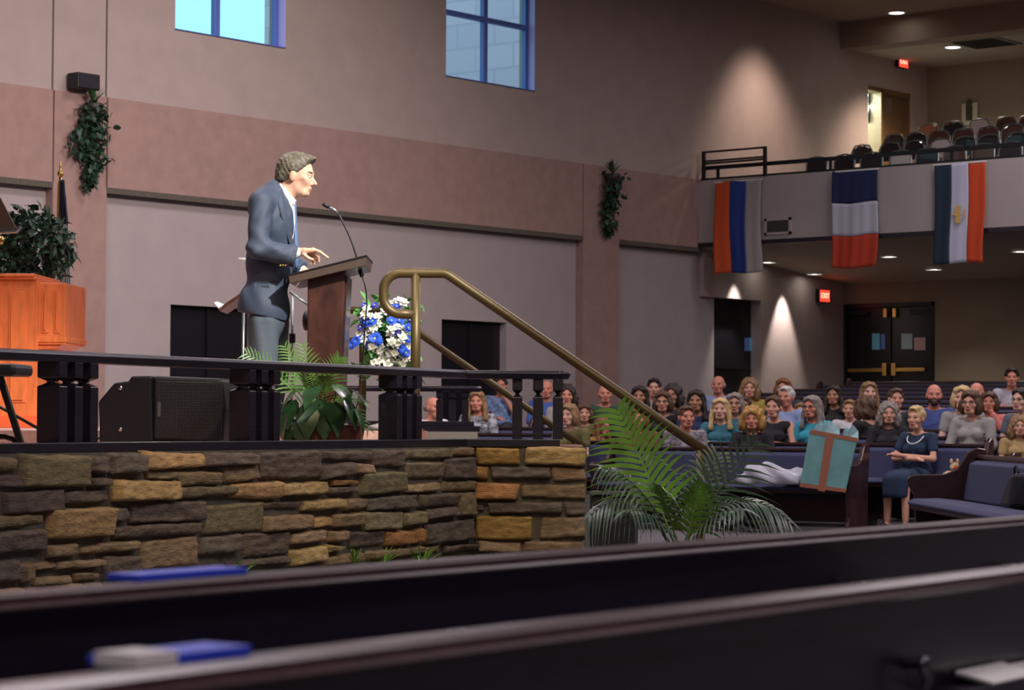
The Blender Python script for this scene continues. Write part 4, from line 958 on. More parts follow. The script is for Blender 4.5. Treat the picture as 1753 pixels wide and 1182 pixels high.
# ---- palms
def frond(m, base, tip, sag, nl, L, W, rnd, curl=.4, start=.2, up=None, nv=None):
    base = Vector(base); tip = Vector(tip); pts = []; n = 14
    for i in range(n+1):
        u = i/n; p = base.lerp(tip, u); p.z += sag*4*u*(1-u)*.5; pts.append(p)
    m.tube(pts, [.006*(1-.75*i/n) for i in range(n+1)], 5)
    def at(u):
        f = u*n; i = min(n-1, int(f)); return pts[i].lerp(pts[i+1], f-i), (pts[i+1]-pts[i]).normalized()
    for i in range(nl):
        u = start+(1-start)*i/(nl-1); p, d = at(u); sd = d.cross(Vector(nv) if nv else Vector((0, 0, 1)))
        if sd.length < .1: sd = Vector((1, 0, 0))
        sd.normalize(); upv = sd.cross(d)
        for s_ in (-1, 1):
            ln = L*(.45+.75*math.sin(math.pi*min(1, .25+u*.72)))*rnd.uniform(.85, 1.1)
            dv = (d*(.55+.5*u)+sd*s_*.95+upv*.25).normalized(); vs = []; q = 5; w_ = dv.cross(upv).normalized()
            for j in range(q+1):
                v = j/q; c = p+dv*ln*v+Vector((0, 0, -curl*ln*v*v)); ww = W*(.5+.6*math.sin(math.pi*min(1, v+.15)))*(1-v**3)*.5
                tw = w_*ww; vs += [c-tw, c+Vector((0, 0, -.15*ww)), c+tw]
            m.add(vs, [f for j in range(q) for f in ((j*3, j*3+1, j*3+4, j*3+3), (j*3+1, j*3+2, j*3+5, j*3+4))])
rnd = random.Random(11); d_ = 12.6; k = FPX/d_; X2 = lambda x: (x-1165)/k; Z2 = lambda y: 1.05+(725.5-y)/k
t = thing('potted_palm', 'large potted palm with one bright green frond at the foot of the stage steps', 'palm', AD((1165-876.5)/FPX*d_, d_, 0), heading(0, 1))
zb = Z2(938)
m = MB(); m.lathe([(.001, 0), (.13, 0), (.17, zb-.04), (.18, zb), (.16, zb), (.15, zb-.03), (.001, zb-.04)]); m.build('pot', 'potd', t, True)
FR = [((1058, 708), -.10, .05, 'palm', 16, .33, (0, -1, .35), .35), ((1030, 800), -.15, .20, 'palmshade', 15, .25, (0, -.5, 1), .8), ((1010, 880), -.25, .34, 'palmshade', 15, .22, (0, -.3, 1), 1.0), ((1290, 762), -.05, .05, 'palmshade', 12, .30, (0, -1, .5), .35), ((1345, 890), -.15, .38, 'palmshade', 18, .24, (0, -.4, 1), 1.0),
      ((1110, 790), .25, .0, 'palmshade', 12, .26, (0, -.6, 1), .5), ((1215, 800), .3, .0, 'palmshade', 12, .26, (0, -1, .4), .5), ((1260, 870), -.35, .16, 'palmshade', 12, .24, (0, -.4, 1), .8), ((1120, 830), -.35, .10, 'palm', 11, .20, (0, -.6, 1), .6), ((1075, 870), -.4, .14, 'palmshade', 12, .22, (0, -.4, 1), .9), ((1195, 830), -.2, .05, 'palm', 10, .20, (0, -1, .6), .5), ((1230, 780), .1, .1, 'palmshade', 12, .26, (0, -1, .5), .5)]
for (tx, ty), w, sag, mt, nl, L, nv_, cu in FR:
    m = MB(); frond(m, (rnd.uniform(-.03, .03), 0, zb-.05), (X2(tx), w, Z2(ty)), sag, nl, L, .024 if mt == 'palm' else .014, rnd, cu, .30, nv=nv_)
    m.build('frond', mt, t, True)
# ---- planter with big leaves and palm fronds behind the rail
d_ = 13.8; k = FPX/d_; X2 = lambda x: (x-560)/k; Z2 = lambda y: 1.05+(722.6-y)/k-ZL
t = thing('planter', 'reddish brown box planter of philodendron and palm leaves below the lectern', 'planter', AD((560-876.5)/FPX*d_, d_, ZL), heading(0, 1))
m = MB(); m.b2((X2(500), -.1, 0), (X2(620), .12, Z2(728))); m.build('box', 'pot', t, bevel=.008)
def big_leaf(m, p, L, W, az, tilt, droop=.3):
    n = 7; vs = []
    prof = [.25, .85, 1, .92, .75, .5, .25, .02]
    for i in range(n+1):
        u = i/n; w = W/2*prof[i]; y = L*(u-.08); z = -L*droop*u*u
        vs += [Vector((-w, y-(.06*L if i == 0 else 0), z+.10*w)), Vector((-w*.5, y, z+.02*w)), Vector((0, y, z-.03*w)), Vector((w*.5, y, z+.02*w)), Vector((w, y-(.06*L if i == 0 else 0), z+.10*w))]
    q = Euler((tilt, 0, az)).to_quaternion(); m.add([q @ v+Vector(p) for v in vs], [(i*5+j, i*5+j+1, i*5+j+6, i*5+j+5) for i in range(n) for j in range(4)])
K['palmp'] = mat('fresh palm leaf', (.085, .20, .030), .45, noise=.3, nscale=8)
K['bigleaf'] = mat('glossy philodendron leaf', (.030, .085, .032), .32, noise=.35, nscale=14, coat=.2)
for (x, y, L, W, az, tl) in ((505, 690, .17, .12, 2.6, -1.0), (530, 700, .20, .14, 3.3, -1.1), (552, 690, .19, .13, 2.9, -1.2), (492, 712, .16, .11, 2.2, -1.2), (575, 695, .20, .14, 3.7, -1.0), (598, 690, .18, .12, 4.2, -.9), (615, 705, .16, .10, 4.4, -1.0),
                             (515, 668, .17, .12, 1.9, -.6), (545, 664, .18, .12, 2.6, -.6), (580, 662, .18, .12, 4.0, -.5), (608, 670, .17, .10, 4.6, -.6), (520, 724, .15, .11, 3.0, -1.3), (500, 735, .12, .09, 2.5, -1.2), (560, 720, .13, .09, 3.4, -1.3), (484, 690, .14, .09, 1.8, -.9)):
    m = MB(); big_leaf(m, (X2(x), -.16+rnd.uniform(-.03, .03), Z2(y)), L, W, az, tl); m.tube([(X2(x), -.15, Z2(y)), ((X2(x)+X2(560))/2, -.05, Z2(728)+.04), (X2(560)*.8, 0, Z2(735))], .003, 4); m.build('broad_leaf', 'bigleaf', t, True)
for (tx, ty, w, sg, L, nl, mt) in ((425, 608, -.05, .10, .14, 18, 'palm'), (488, 595, .0, .05, .13, 18, 'palm'), (515, 592, .10, .04, .12, 16, 'palm'), (580, 614, .0, .10, .13, 16, 'palm'), (525, 640, -.2, .05, .12, 18, 'palm'), (560, 648, -.2, .08, .12, 18, 'palm'), (490, 655, -.2, .1, .12, 18, 'palm'), (625, 690, -.1, .14, .11, 16, 'palm'), (632, 735, -.1, .24, .10, 16, 'palm')):
    m = MB(); frond(m, (X2(545)+rnd.uniform(-.04, .04), 0, Z2(725)), (X2(tx), w, Z2(ty)), sg, int(nl*.8), L*1.05, .0085, rnd, .3, .35, nv=(0, -1, .45) if w > -.09 else (0, -.6, 1)); m.build('frond', 'palmp', t, True)
# ---- small spiky plants on the floor in front of the stone face
def spiky(x, y, d, label, n, L, seed):
    rnd = random.Random(seed); p = P(x, y, d); t = thing('spiky_plant', label, 'plant', (p.x, p.y, 0)); h = p.z
    m = MB(); m.lathe([(.001, 0), (.06, 0), (.08, .16), (.07, .16), (.001, .15)]); m.build('pot', 'potd', t, True)
    m = MB(); m.tube([(0, 0, .14), (0, 0, h-L*.6)], .006, 5); m.build('stem', 'stem', t, True)
    m = MB()
    for i in range(n):
        a = rnd.uniform(0, 6.28); e = rnd.uniform(.1, 1.2); put_leaf(m, (0, 0, h-L*.7), (math.cos(a)*math.cos(e), math.sin(a)*math.cos(e), math.sin(e)), L*rnd.uniform(.7, 1.1), .012, 0)
    m.build('leaves', 'palm', t, True)
def fa(x, o=-.22): return FL(xs_to_s(x), o)[1]
spiky(607, 937, fa(607), 'small spiky plant below the stone wall, left of the two others near the corner', 22, .13, 1)
spiky(657, 937, fa(657), 'small spiky plant at the stone wall, between two similar ones', 22, .14, 2)
spiky(722, 937, fa(722), 'widest small spiky plant at the stone wall, nearest the corner', 34, .17, 3)
spiky(385, 962, fa(385), 'thin grassy plant at the stone wall, left one of the sparse pair', 8, .13, 4)
spiky(408, 955, fa(408), 'thin grassy plant at the stone wall, right one of the sparse pair', 10, .16, 5)

# ---- flower arrangement
d_ = 15.7; k = FPX/d_; X2 = lambda x: (x-668)/k; Z2 = lambda y: 1.05+(722.8-y)/k-ZU
t = thing('flower_arrangement', 'big bouquet of blue and white flowers on a stand behind the near handrail', 'flowers', AD((668-876.5)/FPX*d_, d_, ZU), heading(0, 1))
m = MB(); m.lathe([(.14, 0), (.14, .03), (.03, .06), (.025, Z2(670)), (.07, Z2(660)), (.09, Z2(628)), (.08, Z2(626)), (.001, Z2(640))]); m.build('pedestal_vase', 'panel', t, True)
K['petw'] = mat('white petals', (.80, .82, .74), .6); K['petb'] = mat('blue petals', (.03, .12, .75), .6, noise=.4, nscale=30); K['petbl'] = mat('violet blue petals', (.05, .05, .45), .6); K['stamen'] = mat('green centre', (.45, .5, .15), .6)
rnd = random.Random(21)
def bloom(name, mt, r_, npet, layers, cen='stamen'):
    m = MB()
    for l in range(layers):
        for i in range(npet):
            a = 2*math.pi*(i+.5*l)/npet; e = .25+.45*l; put_leaf(m, (0, 0, .004*l), (math.cos(a)*math.cos(e), math.sin(a)*math.cos(e), math.sin(e)), r_*(1-.22*l), r_*(.62 if npet < 8 else .34), 0, .05)
    o = m.build(name, mt, t, True); m = MB(); m.ell((0, 0, .008), (r_*.2, r_*.2, r_*.12), 8, 5); m.build('centre', cen, o, True); return o
def place_bloom(proto, x, y, w, first, s=1.0):
    o = proto
    if not first:
        o = proto.copy(); COL.objects.link(o); o.parent = t
        for ch in proto.children: c = ch.copy(); COL.objects.link(c); c.parent = o
    o.location = (X2(x), w, Z2(y)); v = Vector(((x-662)/60, -1.1, (600-y)/90+.15)).normalized(); o.rotation_euler = v.to_track_quat('Z', 'Y').to_euler(); o.scale = (s, s, s); return o
bb = bloom('blue_flower', 'petb', .052, 16, 2); bw_ = bloom('white_flower', 'petw', .036, 5, 2); bd2 = bloom('violet_flower', 'petbl', .03, 6, 2)
for i, (x, y, s) in enumerate(((644, 582, 1.0), (612, 586, .8), (605, 592, .7), (632, 553, .85), (640, 552, .7), (690, 601, .95), (684, 550, .8), (700, 563, .7), (696, 605, .7), (680, 527, .6), (672, 551, .7), (648, 586, .8), (700, 582, .6))): place_bloom(bb, x, y, -.13+rnd.uniform(-.03, .03), i == 0, s)
W_ = [(630, 532), (636, 543), (627, 541), (645, 560), (650, 555), (640, 565), (672, 565), (682, 560), (690, 562), (676, 575), (668, 573), (694, 572), (690, 580), (680, 590), (672, 588), (684, 588), (668, 522), (676, 519), (684, 517), (692, 520), (688, 524), (665, 528), (647, 545), (655, 595), (640, 596), (663, 603), (668, 608), (655, 612), (661, 617), (672, 620), (650, 620), (683, 620), (694, 617), (642, 622), (700, 610), (676, 606), (634, 572), (620, 566), (618, 573), (625, 583), (690, 625), (665, 625), (652, 604), (700, 595), (660, 535)]
for i, (x, y) in enumerate(W_): place_bloom(bw_, x, y, -.12+rnd.uniform(-.05, .04), i == 0, rnd.uniform(.7, 1.15))
for i, (x, y) in enumerate(((625, 525), (643, 525), (680, 571), (674, 526), (622, 550), (622, 580), (632, 593), (619, 562), (702, 550))): place_bloom(bd2, x, y, -.11, i == 0)
m = MB()
for i in range(420):
    a, b, c = [max(-.85, min(.85, rnd.gauss(0, .42))) for _ in range(3)]
    put_leaf(m, (X2(664)+a*.22, .02+b*.12, Z2(583)+c*.30), (rnd.uniform(-1, 1), rnd.uniform(-1, .3), rnd.uniform(-.6, 1)), .085, .036, rnd.uniform(-1, 1))
m.build('foliage', mat('fresh flower leaves', (.10, .32, .07), .5, noise=.4), t, True)
m = MB()
for i in range(14): m.tube([(X2(665), 0, Z2(640)), (X2(665+rnd.uniform(-20, 20)), rnd.uniform(-.08, .05), Z2(600)), (X2(665+rnd.uniform(-45, 35)), rnd.uniform(-.1, .06), Z2(rnd.uniform(530, 590)))], .003, 4)
m.build('stems', 'stem', t)

# ---- black case at the end of the stone face
d_ = 13.6; k = FPX/d_; p = P(1048, 842, d_)
t = thing('speaker_case', 'upright black case with a grey metal edge at the right end of the stone wall', 'case', (p.x, p.y, 0), heading(.1, 1))
m = MB(); m.b2((-40/k, -.17, .03), (42/k, .17, p.z)); m.build('body', 'black', t, bevel=.01)
m = MB(); m.b2((-42.5/k, -.19, .03), (-34/k, -.165, p.z+.006)); m.b2((-42.5/k, -.19, p.z-.012), (43/k, -.165, p.z+.006)); m.b2((-31/k, -.18, .25), (-29/k, -.165, p.z-.07)); m.build('edge_trim', 'grey', t)
m = MB()
for sx in (-.1, .1): m.b2((sx-.02, -.15, 0), (sx+.02, .15, .031))
m.build('feet', 'black', t)
m = MB(); m.tube([(-46/k, -.2, .62-.35), (-44/k, -.21, .40), (-47/k, -.2, .2)], .008, 6); m.build('handle', 'chrome', t, True)

K['gunmetal'] = mat('gunmetal', (.10, .10, .13), .3, .8)
# ================================================================== PEWS
def pew(name, L, label, group=None, front=True, hooks=(), cards=(), loc=(0, 0, 0), rz=0, ends=(True, True), H=.815, fabric=True, cap='cap'):
    """local x along the pew (0..L), +y the way people face; the back board is at y=0"""
    t = thing(name, label, 'pew', loc, rz, group); lean = .10
    m = MB(); m.prism([(0, .03, .10), (0, .055, .10), (0, .055-lean+.02, H-.026), (0, .03-lean+.02, H-.026)], (L, 0, 0)); m.build('backrest', 'pewback', t)
    if fabric: m = MB(); m.prism([(.02, .057, .44), (.02, .10, .46), (.02, .05, H-.07), (.02, .015-.03, H-.04)], (L-.04, 0, 0)); m.build('back_cushion', 'navy', t, bevel=.012)
    m = MB(); yc = .042-lean+.02
    m.prism([(0, yc-.028, H-.027), (0, yc-.034, H-.021), (0, yc-.030, H-.015), (0, yc-.023, H-.013), (0, yc-.023, H-.007), (0, yc-.014, H), (0, yc+.014, H), (0, yc+.030, H-.008), (0, yc+.032, H-.027)], (L, 0, 0)); m.build('cap_rail', cap, t)
    m = MB(); m.prism([(0, .05, .39), (0, .52, .42), (0, .52, .39), (0, .05, .355)], (L, 0, 0)); m.build('seat_board', 'mahogany', t)
    if fabric: m = MB(); m.prism([(.03, .10, .40), (.03, .10, .455), (.03, .30, .475), (.03, .50, .47), (.03, .545, .44), (.03, .53, .42)], (L-.06, 0, 0)); m.build('seat_cushion', 'navy', t, bevel=.012)
    m = MB()
    n = max(1, int(L/1.8))
    for i in range(n): x = L*(i+.5)/n; m = MB(); m.b2((x-.02, .06, 0), (x+.02, .44, .36)); m.build('support', 'mahogany', t)
    pr = [(-.07, .0), (.50, .0), (.50, .08), (.46, .16), (.48, .50), (.53, .58), (.53, .63), (.48, .655), (.24, .66), (.14, .70), (.05, H+.02), (-.02, H+.055), (-.09, H+.04), (-.10, H-.02), (-.05, .5), (-.03, .1)]
    for e, x in zip(ends, (-.04, L)):
        if e: m = MB(); m.prism([(x, y, z) for y, z in pr], (.045, 0, 0)); m.build('end_panel', 'mahogany', t, bevel=.008)
    for x in hooks:
        m = MB(); m.tube([(x, -.028, H-.13), (x, -.066, H-.125), (x, -.076, H-.15), (x, -.066, H-.185), (x, -.030, H-.19)], [.008, .011, .009, .007, .006], 8); m.ell((x, -.068, H-.126), (.013, .012, .011)); m.ell((x, -.045, H-.20), (.008, .007, .007)); m.build('card_hook', 'gunmetal', t, True)
    return t
# the two near pews, backs toward the camera
def near_pew(xl, yl, xr, yr, drop, H, name_label, hooks_px, extL=1.2, extR=1.6):
    def pt(x, y):
        v = ray(x, y); k = (-drop)/v.z; return CAM+v*k
    A = pt(xl, yl); B = pt(xr, yr); D = (B-A).normalized(); A2 = A-D*extL; L = (B-A).length+extL+extR
    rz = math.atan2(D.y, D.x)
    hk = []
    for x, y in hooks_px:
        # along-line parameter of the pixel column
        kx = (x-876.5)/FPX; a0, d0 = A2.dot(RH), (A2-CAM).dot(FH); da, dd = D.dot(RH), D.dot(FH); hk.append((kx*d0-a0)/(da-kx*dd))
    return pew('pew', L, name_label, None, loc=(A2.x, A2.y, 0), rz=rz, hooks=hk, H=H), A2, D, rz, hk
DROP = .235; HP = CZ-DROP
np1, A1, D1, rz1, hk1 = near_pew(0, 1010, 1753, 881, DROP, HP, 'second nearest dark pew back crossing in front of the stone wall', [(738, 1035), (1430, 965), (1690, 940)])
np2, A2_, D2, rz2, hk2 = near_pew(0, 1163, 1753, 962, DROP, HP, 'nearest dark pew back crossing the bottom of the view', [(1510, 1090)])
# folders and cards on the pews
def along(A, D, x, off=0, z=0):
    kx = (x-876.5)/FPX; a0, d0 = A.dot(RH), (A-CAM).dot(FH); da, dd = D.dot(RH), D.dot(FH); s = (kx*d0-a0)/(da-kx*dd); n = Vector((-D.y, D.x, 0)); p = A+D*s+n*off; p.z = z; return p
def folder(A, D, rz, x0, x1, label, cardx=None):
    p0 = along(A, D, x0, -.02); p1 = along(A, D, x1, -.02); L = (p1-p0).length
    t = thing('folder', label, 'folder', (p0.x, p0.y, HP+.0005), rz)
    m = MB(); m.b2((0, -.012, 0), (L, .05, .009)); m.build('cover', 'royal', t)
    m = MB(); m.b2((.004, -.010, .0015), (L-.004, .051, .0075)); m.build('pages', 'white', t)
    if cardx: q = (along(A, D, cardx, -.02)-p0).length; m = MB(); m.b2((-.002, -.016, .0), (q, .04, .0125)); m.build('white_card', 'white', t)
folder(A1, D1, rz1, 212, 400, 'closed blue folder lying on the cap of the second nearest pew')
folder(A2_, D2, rz2, 195, 392, 'blue folder with a white card lying on the cap of the nearest pew', 262)
for i, (x0, x1, yb, yt, lb) in enumerate(((1597, 1680, 1172, 1147, 'white card in the rack of the nearest pew, left one of two'), (1685, 1760, 1160, 1136, 'white card in the rack of the nearest pew, right one of two'))):
    p0 = along(A2_, D2, x0, -.10); p1 = along(A2_, D2, x1, -.10); L = (p1-p0).length; dd = (p0-CAM).dot(FH)
    z = P(x0+12, yb, dd).z; t = thing('card', lb, 'card', (p0.x, p0.y, z), rz2); m = MB(); m.prism([(.010, 0, 0), (L, 0, 0), (L-.012, .060, .0165), (-.002, .060, .0165)], (0, -.001, .003)); m.build('sheet', 'white', t)
    m = MB(); m.prism([(.008, .002, -.004), (L+.002, .002, -.004), (L-.010, .061, .0125), (-.004, .061, .0125)], (0, 0, .003)); m.build('backing', 'grey', t)
p0 = along(A2_, D2, 1560, -.10); p1 = along(A2_, D2, 1800, -.10); dd = (p0-CAM).dot(FH); z = P(1597, 1176, dd).z
m = MB(); Lr = (p1-p0).length; m.b2((0, -.0, -.016), (Lr, .125, -.006)); o = m.build('book_rack', 'pewback', np2)
loc = Matrix.LocRotScale(np2.location, np2.rotation_euler, None).inverted() @ Vector((p0.x, p0.y, z)); o.location = loc

# audience pews
ROW = 0.95
def row_v(k): return 22.3+ROW*k
rzrow = heading(-.47, -.88)          # people face the stage; local +x then points along -t
def aud_pew(k, t0, t1, label, group):
    v = row_v(k); z = floorz_v(v); p = VT(v, t1, z)     # local x from t1 toward t0
    return pew('pew', t1-t0, label, group, loc=p, rz=rzrow, cap='capd')
aud_pew(0, -10.7, -8.05, 'front row blue cushioned pew holding the gift bag', None)
ordn = ['second', 'third', 'fourth', 'fifth', 'sixth', 'seventh', 'eighth', 'ninth', 'tenth', 'eleventh', 'twelfth', 'thirteenth', 'fourteenth']
for k in range(1, 14):
    t1 = -7.1 if k == 1 else (-7.0+.0*k)
    aud_pew(k, -14.0+.10*k, t1, 'long blue cushioned pew, %s row back from the stage' % ordn[k-1], 'audience pews')
    if k >= 3: aud_pew(k, -6.0, -3.2, 'short blue cushioned pew across the aisle, %s row back' % ordn[k-1], 'audience pews')
# the near empty pew at the right edge, in another block
q0 = P(1669, 779, 19.0); q0.z = 0
dv = adir(.02, -1).normalized(); rzq = math.atan2(dv.y, dv.x)+math.pi
pew('pew', 5.0, 'empty blue cushioned pew cut by the right edge of the view', None, loc=q0+dv*5.0, rz=rzq)
p = P(1748, 850, 17.0); t = thing('shoulder_bag', 'black bag slumped against the empty pew at the right edge', 'bag', (p.x, p.y, .47), rzq)
m = MB(); m.prism([(-.20, -.02, 0), (.10, -.02, 0), (.04, -.04, .12), (-.06, -.06, .22), (-.18, -.06, .25)], (0, -.0+.16, 0)); m.build('body', 'black', t, bevel=.03)
m = MB(); m.tube([(-.16, .05, .22), (-.13, .06, .30), (-.06, .06, .28), (-.03, .05, .16)], .008, 6); m.build('strap', 'black', t, True)

# ================================================================== PEOPLE
def skin(name, c): 
    m = mat(name, c, .62); b = m.node_tree.nodes['Principled BSDF']; b.inputs['Subsurface Weight'].default_value = .08; b.inputs['Subsurface Radius'].default_value = (.012, .004, .002); return m
K['skin'] = skin('skin', (.62, .33, .23)); K['skinp'] = skin('pale skin', (.70, .42, .32)); K['skinr'] = skin('ruddy skin', (.60, .25, .17)); K['skint'] = skin('tan skin', (.42, .21, .12)); K['skins'] = skin('speaker skin', (.72, .42, .30))
K['eye'] = mat('dark eyes', (.03, .02, .015), .25); K['lip'] = mat('lips', (.42, .12, .10), .5); K['browm'] = mat('eyebrow', (.10, .06, .035), .9)
K['eyew'] = mat('eye white', (.7, .68, .64), .3)
HC = {'brown': (.085, .042, .02), 'dark': (.022, .014, .011), 'blond': (.55, .40, .18), 'gold': (.42, .23, .06), 'grey': (.22, .20, .18), 'white': (.55, .53, .50), 'auburn': (.20, .075, .025), 'light': (.24, .14, .06)}
for k_, c_ in list(HC.items()): K['hair_'+k_] = mat(k_+' hair', c_, .55, noise=.35, nscale=60, bump=.5, bscale=120)

# ---- the man at the lectern
def Q3(x, y, w=0): return np.array([mx(x), w, mz(y)])
man = thing('person', 'grey-haired man in navy suit and blue tie speaking at the lectern, one hand raised', 'person', (MO.x, MO.y, ZU), heading(0, 1))
hc = Q3(506.5, 300.5); HS = 1.09; pt_ = R(9)
yw_ = R(-7)
fw = np.array([math.cos(pt_)*math.cos(yw_), math.sin(yw_)*math.cos(pt_), -math.sin(pt_)]); rg = np.array([math.sin(yw_), -math.cos(yw_), 0]); up_ = np.cross(rg, fw)
HR = np.stack([rg, fw, up_], 1)
def hq(p): return ((p-hc)@HR)/HS
def f_head(p):
    q = hq(p); d = head_sdf(q, 1.15)*HS
    q2 = q; d = sm(d, el_(q2, (0, .062, -.088), (.022, .020, .016))*HS, .012)     # chin
    for s_ in (-1, 1):
        d = ss(d, el_(q2, (s_*.062, .050, -.048), (.008, .020, .024))*HS, .03)
        d = sm(d, cap_(q2, (s_*.019, .085, .0145), (s_*.043, .076, .012), .0042)*HS, .004)   # upper eyelid
    d = sm(d, cap_(p, Q3(497, 318), Q3(481, 338), .056, .066), .03)
    return d
def mf_head(c):
    q = hq(c); m = np.zeros(len(c), int)
    for s_ in (-1, 1): m[(np.abs(q[:, 0]-s_*.031) < .018) & (np.abs(q[:, 2]-.0265) < .0052) & (q[:, 1] > .05)] = 2
    m[(np.abs(q[:, 0]) < .021) & (q[:, 2] < -.055) & (q[:, 2] > -.069) & (q[:, 1] > .075)] = 1
    return m
me_h = smesh('h', f_head, hc-.2, hc+.2, .0042, [K['skins'], mat('muted lips', (.55, .27, .20), .55), mat('grey eyebrow', (.07, .05, .032), .9)], mf_head)
def f_arms(p):
    w = -.205; P3 = lambda x, y, z=w: Q3(x, y, z)
    d = cap_(p, P3(478, 440), P3(512, 435), .036, .027)
    d = sm(d, el_(p, P3(524, 435), (.035, .026, .024)), .015); d = sm(d, cap_(p, P3(526, 434, w-.018), P3(539, 433, w-.022), .017, .014), .012); d = sm(d, cap_(p, P3(526, 436, w+.016), P3(537, 438, w+.02), .017, .014), .012)
    for a, b, c, r_ in ((P3(540, 431, w-.024), P3(552, 436, w-.020), P3(565, 445.5, w-.012), .0092), (P3(541, 436, w-.006), P3(549, 444, w-.002), P3(549, 452, w+.006), .0094), (P3(539, 438, w+.010), P3(544, 448, w+.016), P3(541, 456, w+.022), .0090), (P3(536, 440, w+.026), P3(538, 450, w+.032), P3(534, 456, w+.036), .0080)):
        d = sm(d, cap_(p, a, b, r_*1.08, r_), .006); d = sm(d, cap_(p, b, c, r_, r_*.82), .004)
    d = sm(d, cap_(p, P3(524, 440, w-.024), P3(533, 447, w-.036), .0115, .010), .008); d = sm(d, cap_(p, P3(533, 447, w-.036), P3(540, 449, w-.036), .010, .0085), .004)
    w2 = .15
    d2 = cap_(p, P3(470, 452, .2), P3(514, 460, w2), .036, .027); d2 = sm(d2, el_(p, P3(524, 463, w2), (.038, .034, .017)), .012)
    for k in range(4): d2 = sm(d2, cap_(p, P3(531, 463, w2-.026+.018*k), P3(546-abs(k-1.5)*2, 463, w2-.034+.020*k), .0092, .0075), .005)
    d2 = sm(d2, cap_(p, P3(521, 462, w2-.026), P3(533, 463, w2-.055), .0105, .0085), .006)
    return np.minimum(d, d2)
me_a = smesh('a', f_arms, (mx(462), -.30, mz(480)), (mx(575), .26, mz(420)), .0045, [K['skins']])
def f_core(p):
    d = cap_(p, Q3(481, 330), Q3(465, 370), .055, .09); d = sm(d, cap_(p, Q3(465, 370), Q3(457, 520), .09, .09), .04)
    for s_ in (-1, 1):
        d = sm(d, cap_(p, Q3(452, 350, s_*.12), Q3(450, 352, s_*.17), .05, .045), .03); d = sm(d, cap_(p, Q3(450, 352, s_*.18), Q3(450, 436, s_*.22), .04, .036), .02); d = sm(d, cap_(p, Q3(450, 436, s_*.22), Q3(495, 442, s_*.205), .036, .03), .02)
        d = sm(d, cap_(p, Q3(456, 530, s_*.08), Q3(453, 725, s_*.10), .06, .035), .03)
    return d
me_c = smesh('c', f_core, (mx(400), -.32, 0.0), (mx(515), .32, mz(318)), .012, [K['skins']])
ob = bpy.data.objects.new('body', joinme('body', [me_h, me_a, me_c])); COL.objects.link(ob); ob.parent = man
for s_ in (-1, 1):
    m = MB(); c = hc+HR@np.array([s_*.031, .0735, .005])*HS; m.ell(tuple(c), (.0115, .0115, .0105), 14, 9); e_ = m.build('eye', 'eyew', man, True)
    m = MB(); c = hc+HR@np.array([s_*.031, .0815, .0045])*HS; m.ell(tuple(c), (.0050, .0050, .0050), 10, 7); m.build('iris', 'eye', e_, True)
def f_hair(p):
    q = hq(p); n = .0011*np.sin(q[:, 1]*200+q[:, 2]*160+np.sin(q[:, 0]*80)*2)+.0010*np.sin(q[:, 0]*150+q[:, 1]*60)
    d = el_(q, (0, -.018, .036), (.083, .106, .096)); d = sm(d, el_(q, (0, .035, .098), (.055, .062, .028)), .02); d = sm(d, el_(q, (0, -.075, -.02), (.062, .045, .06)), .03)
    cut = -(q[:, 1]-.80*q[:, 2]-.004)/1.28; d = ss(d, cut, .008)                     # hairline from quiff to sideburn
    cut2 = np.maximum(-(q[:, 1]+.030+.25*q[:, 2]), q[:, 2]-.016); d = ss(d, cut2, .006)      # clear of the ear
    d = ss(d, q[:, 2]+.045-.15*(q[:, 1]+.09), .006)
    return (d+n)*HS
K['hairman'] = mat('grey brown hair', (.115, .10, .068), .42, noise=.6, nscale=45, bump=.6, bscale=110)
hm = smesh('hair', f_hair, hc-.17, hc+.19, .0045, [K['hairman']]); o = bpy.data.objects.new('hair', hm); COL.objects.link(o); o.parent = man
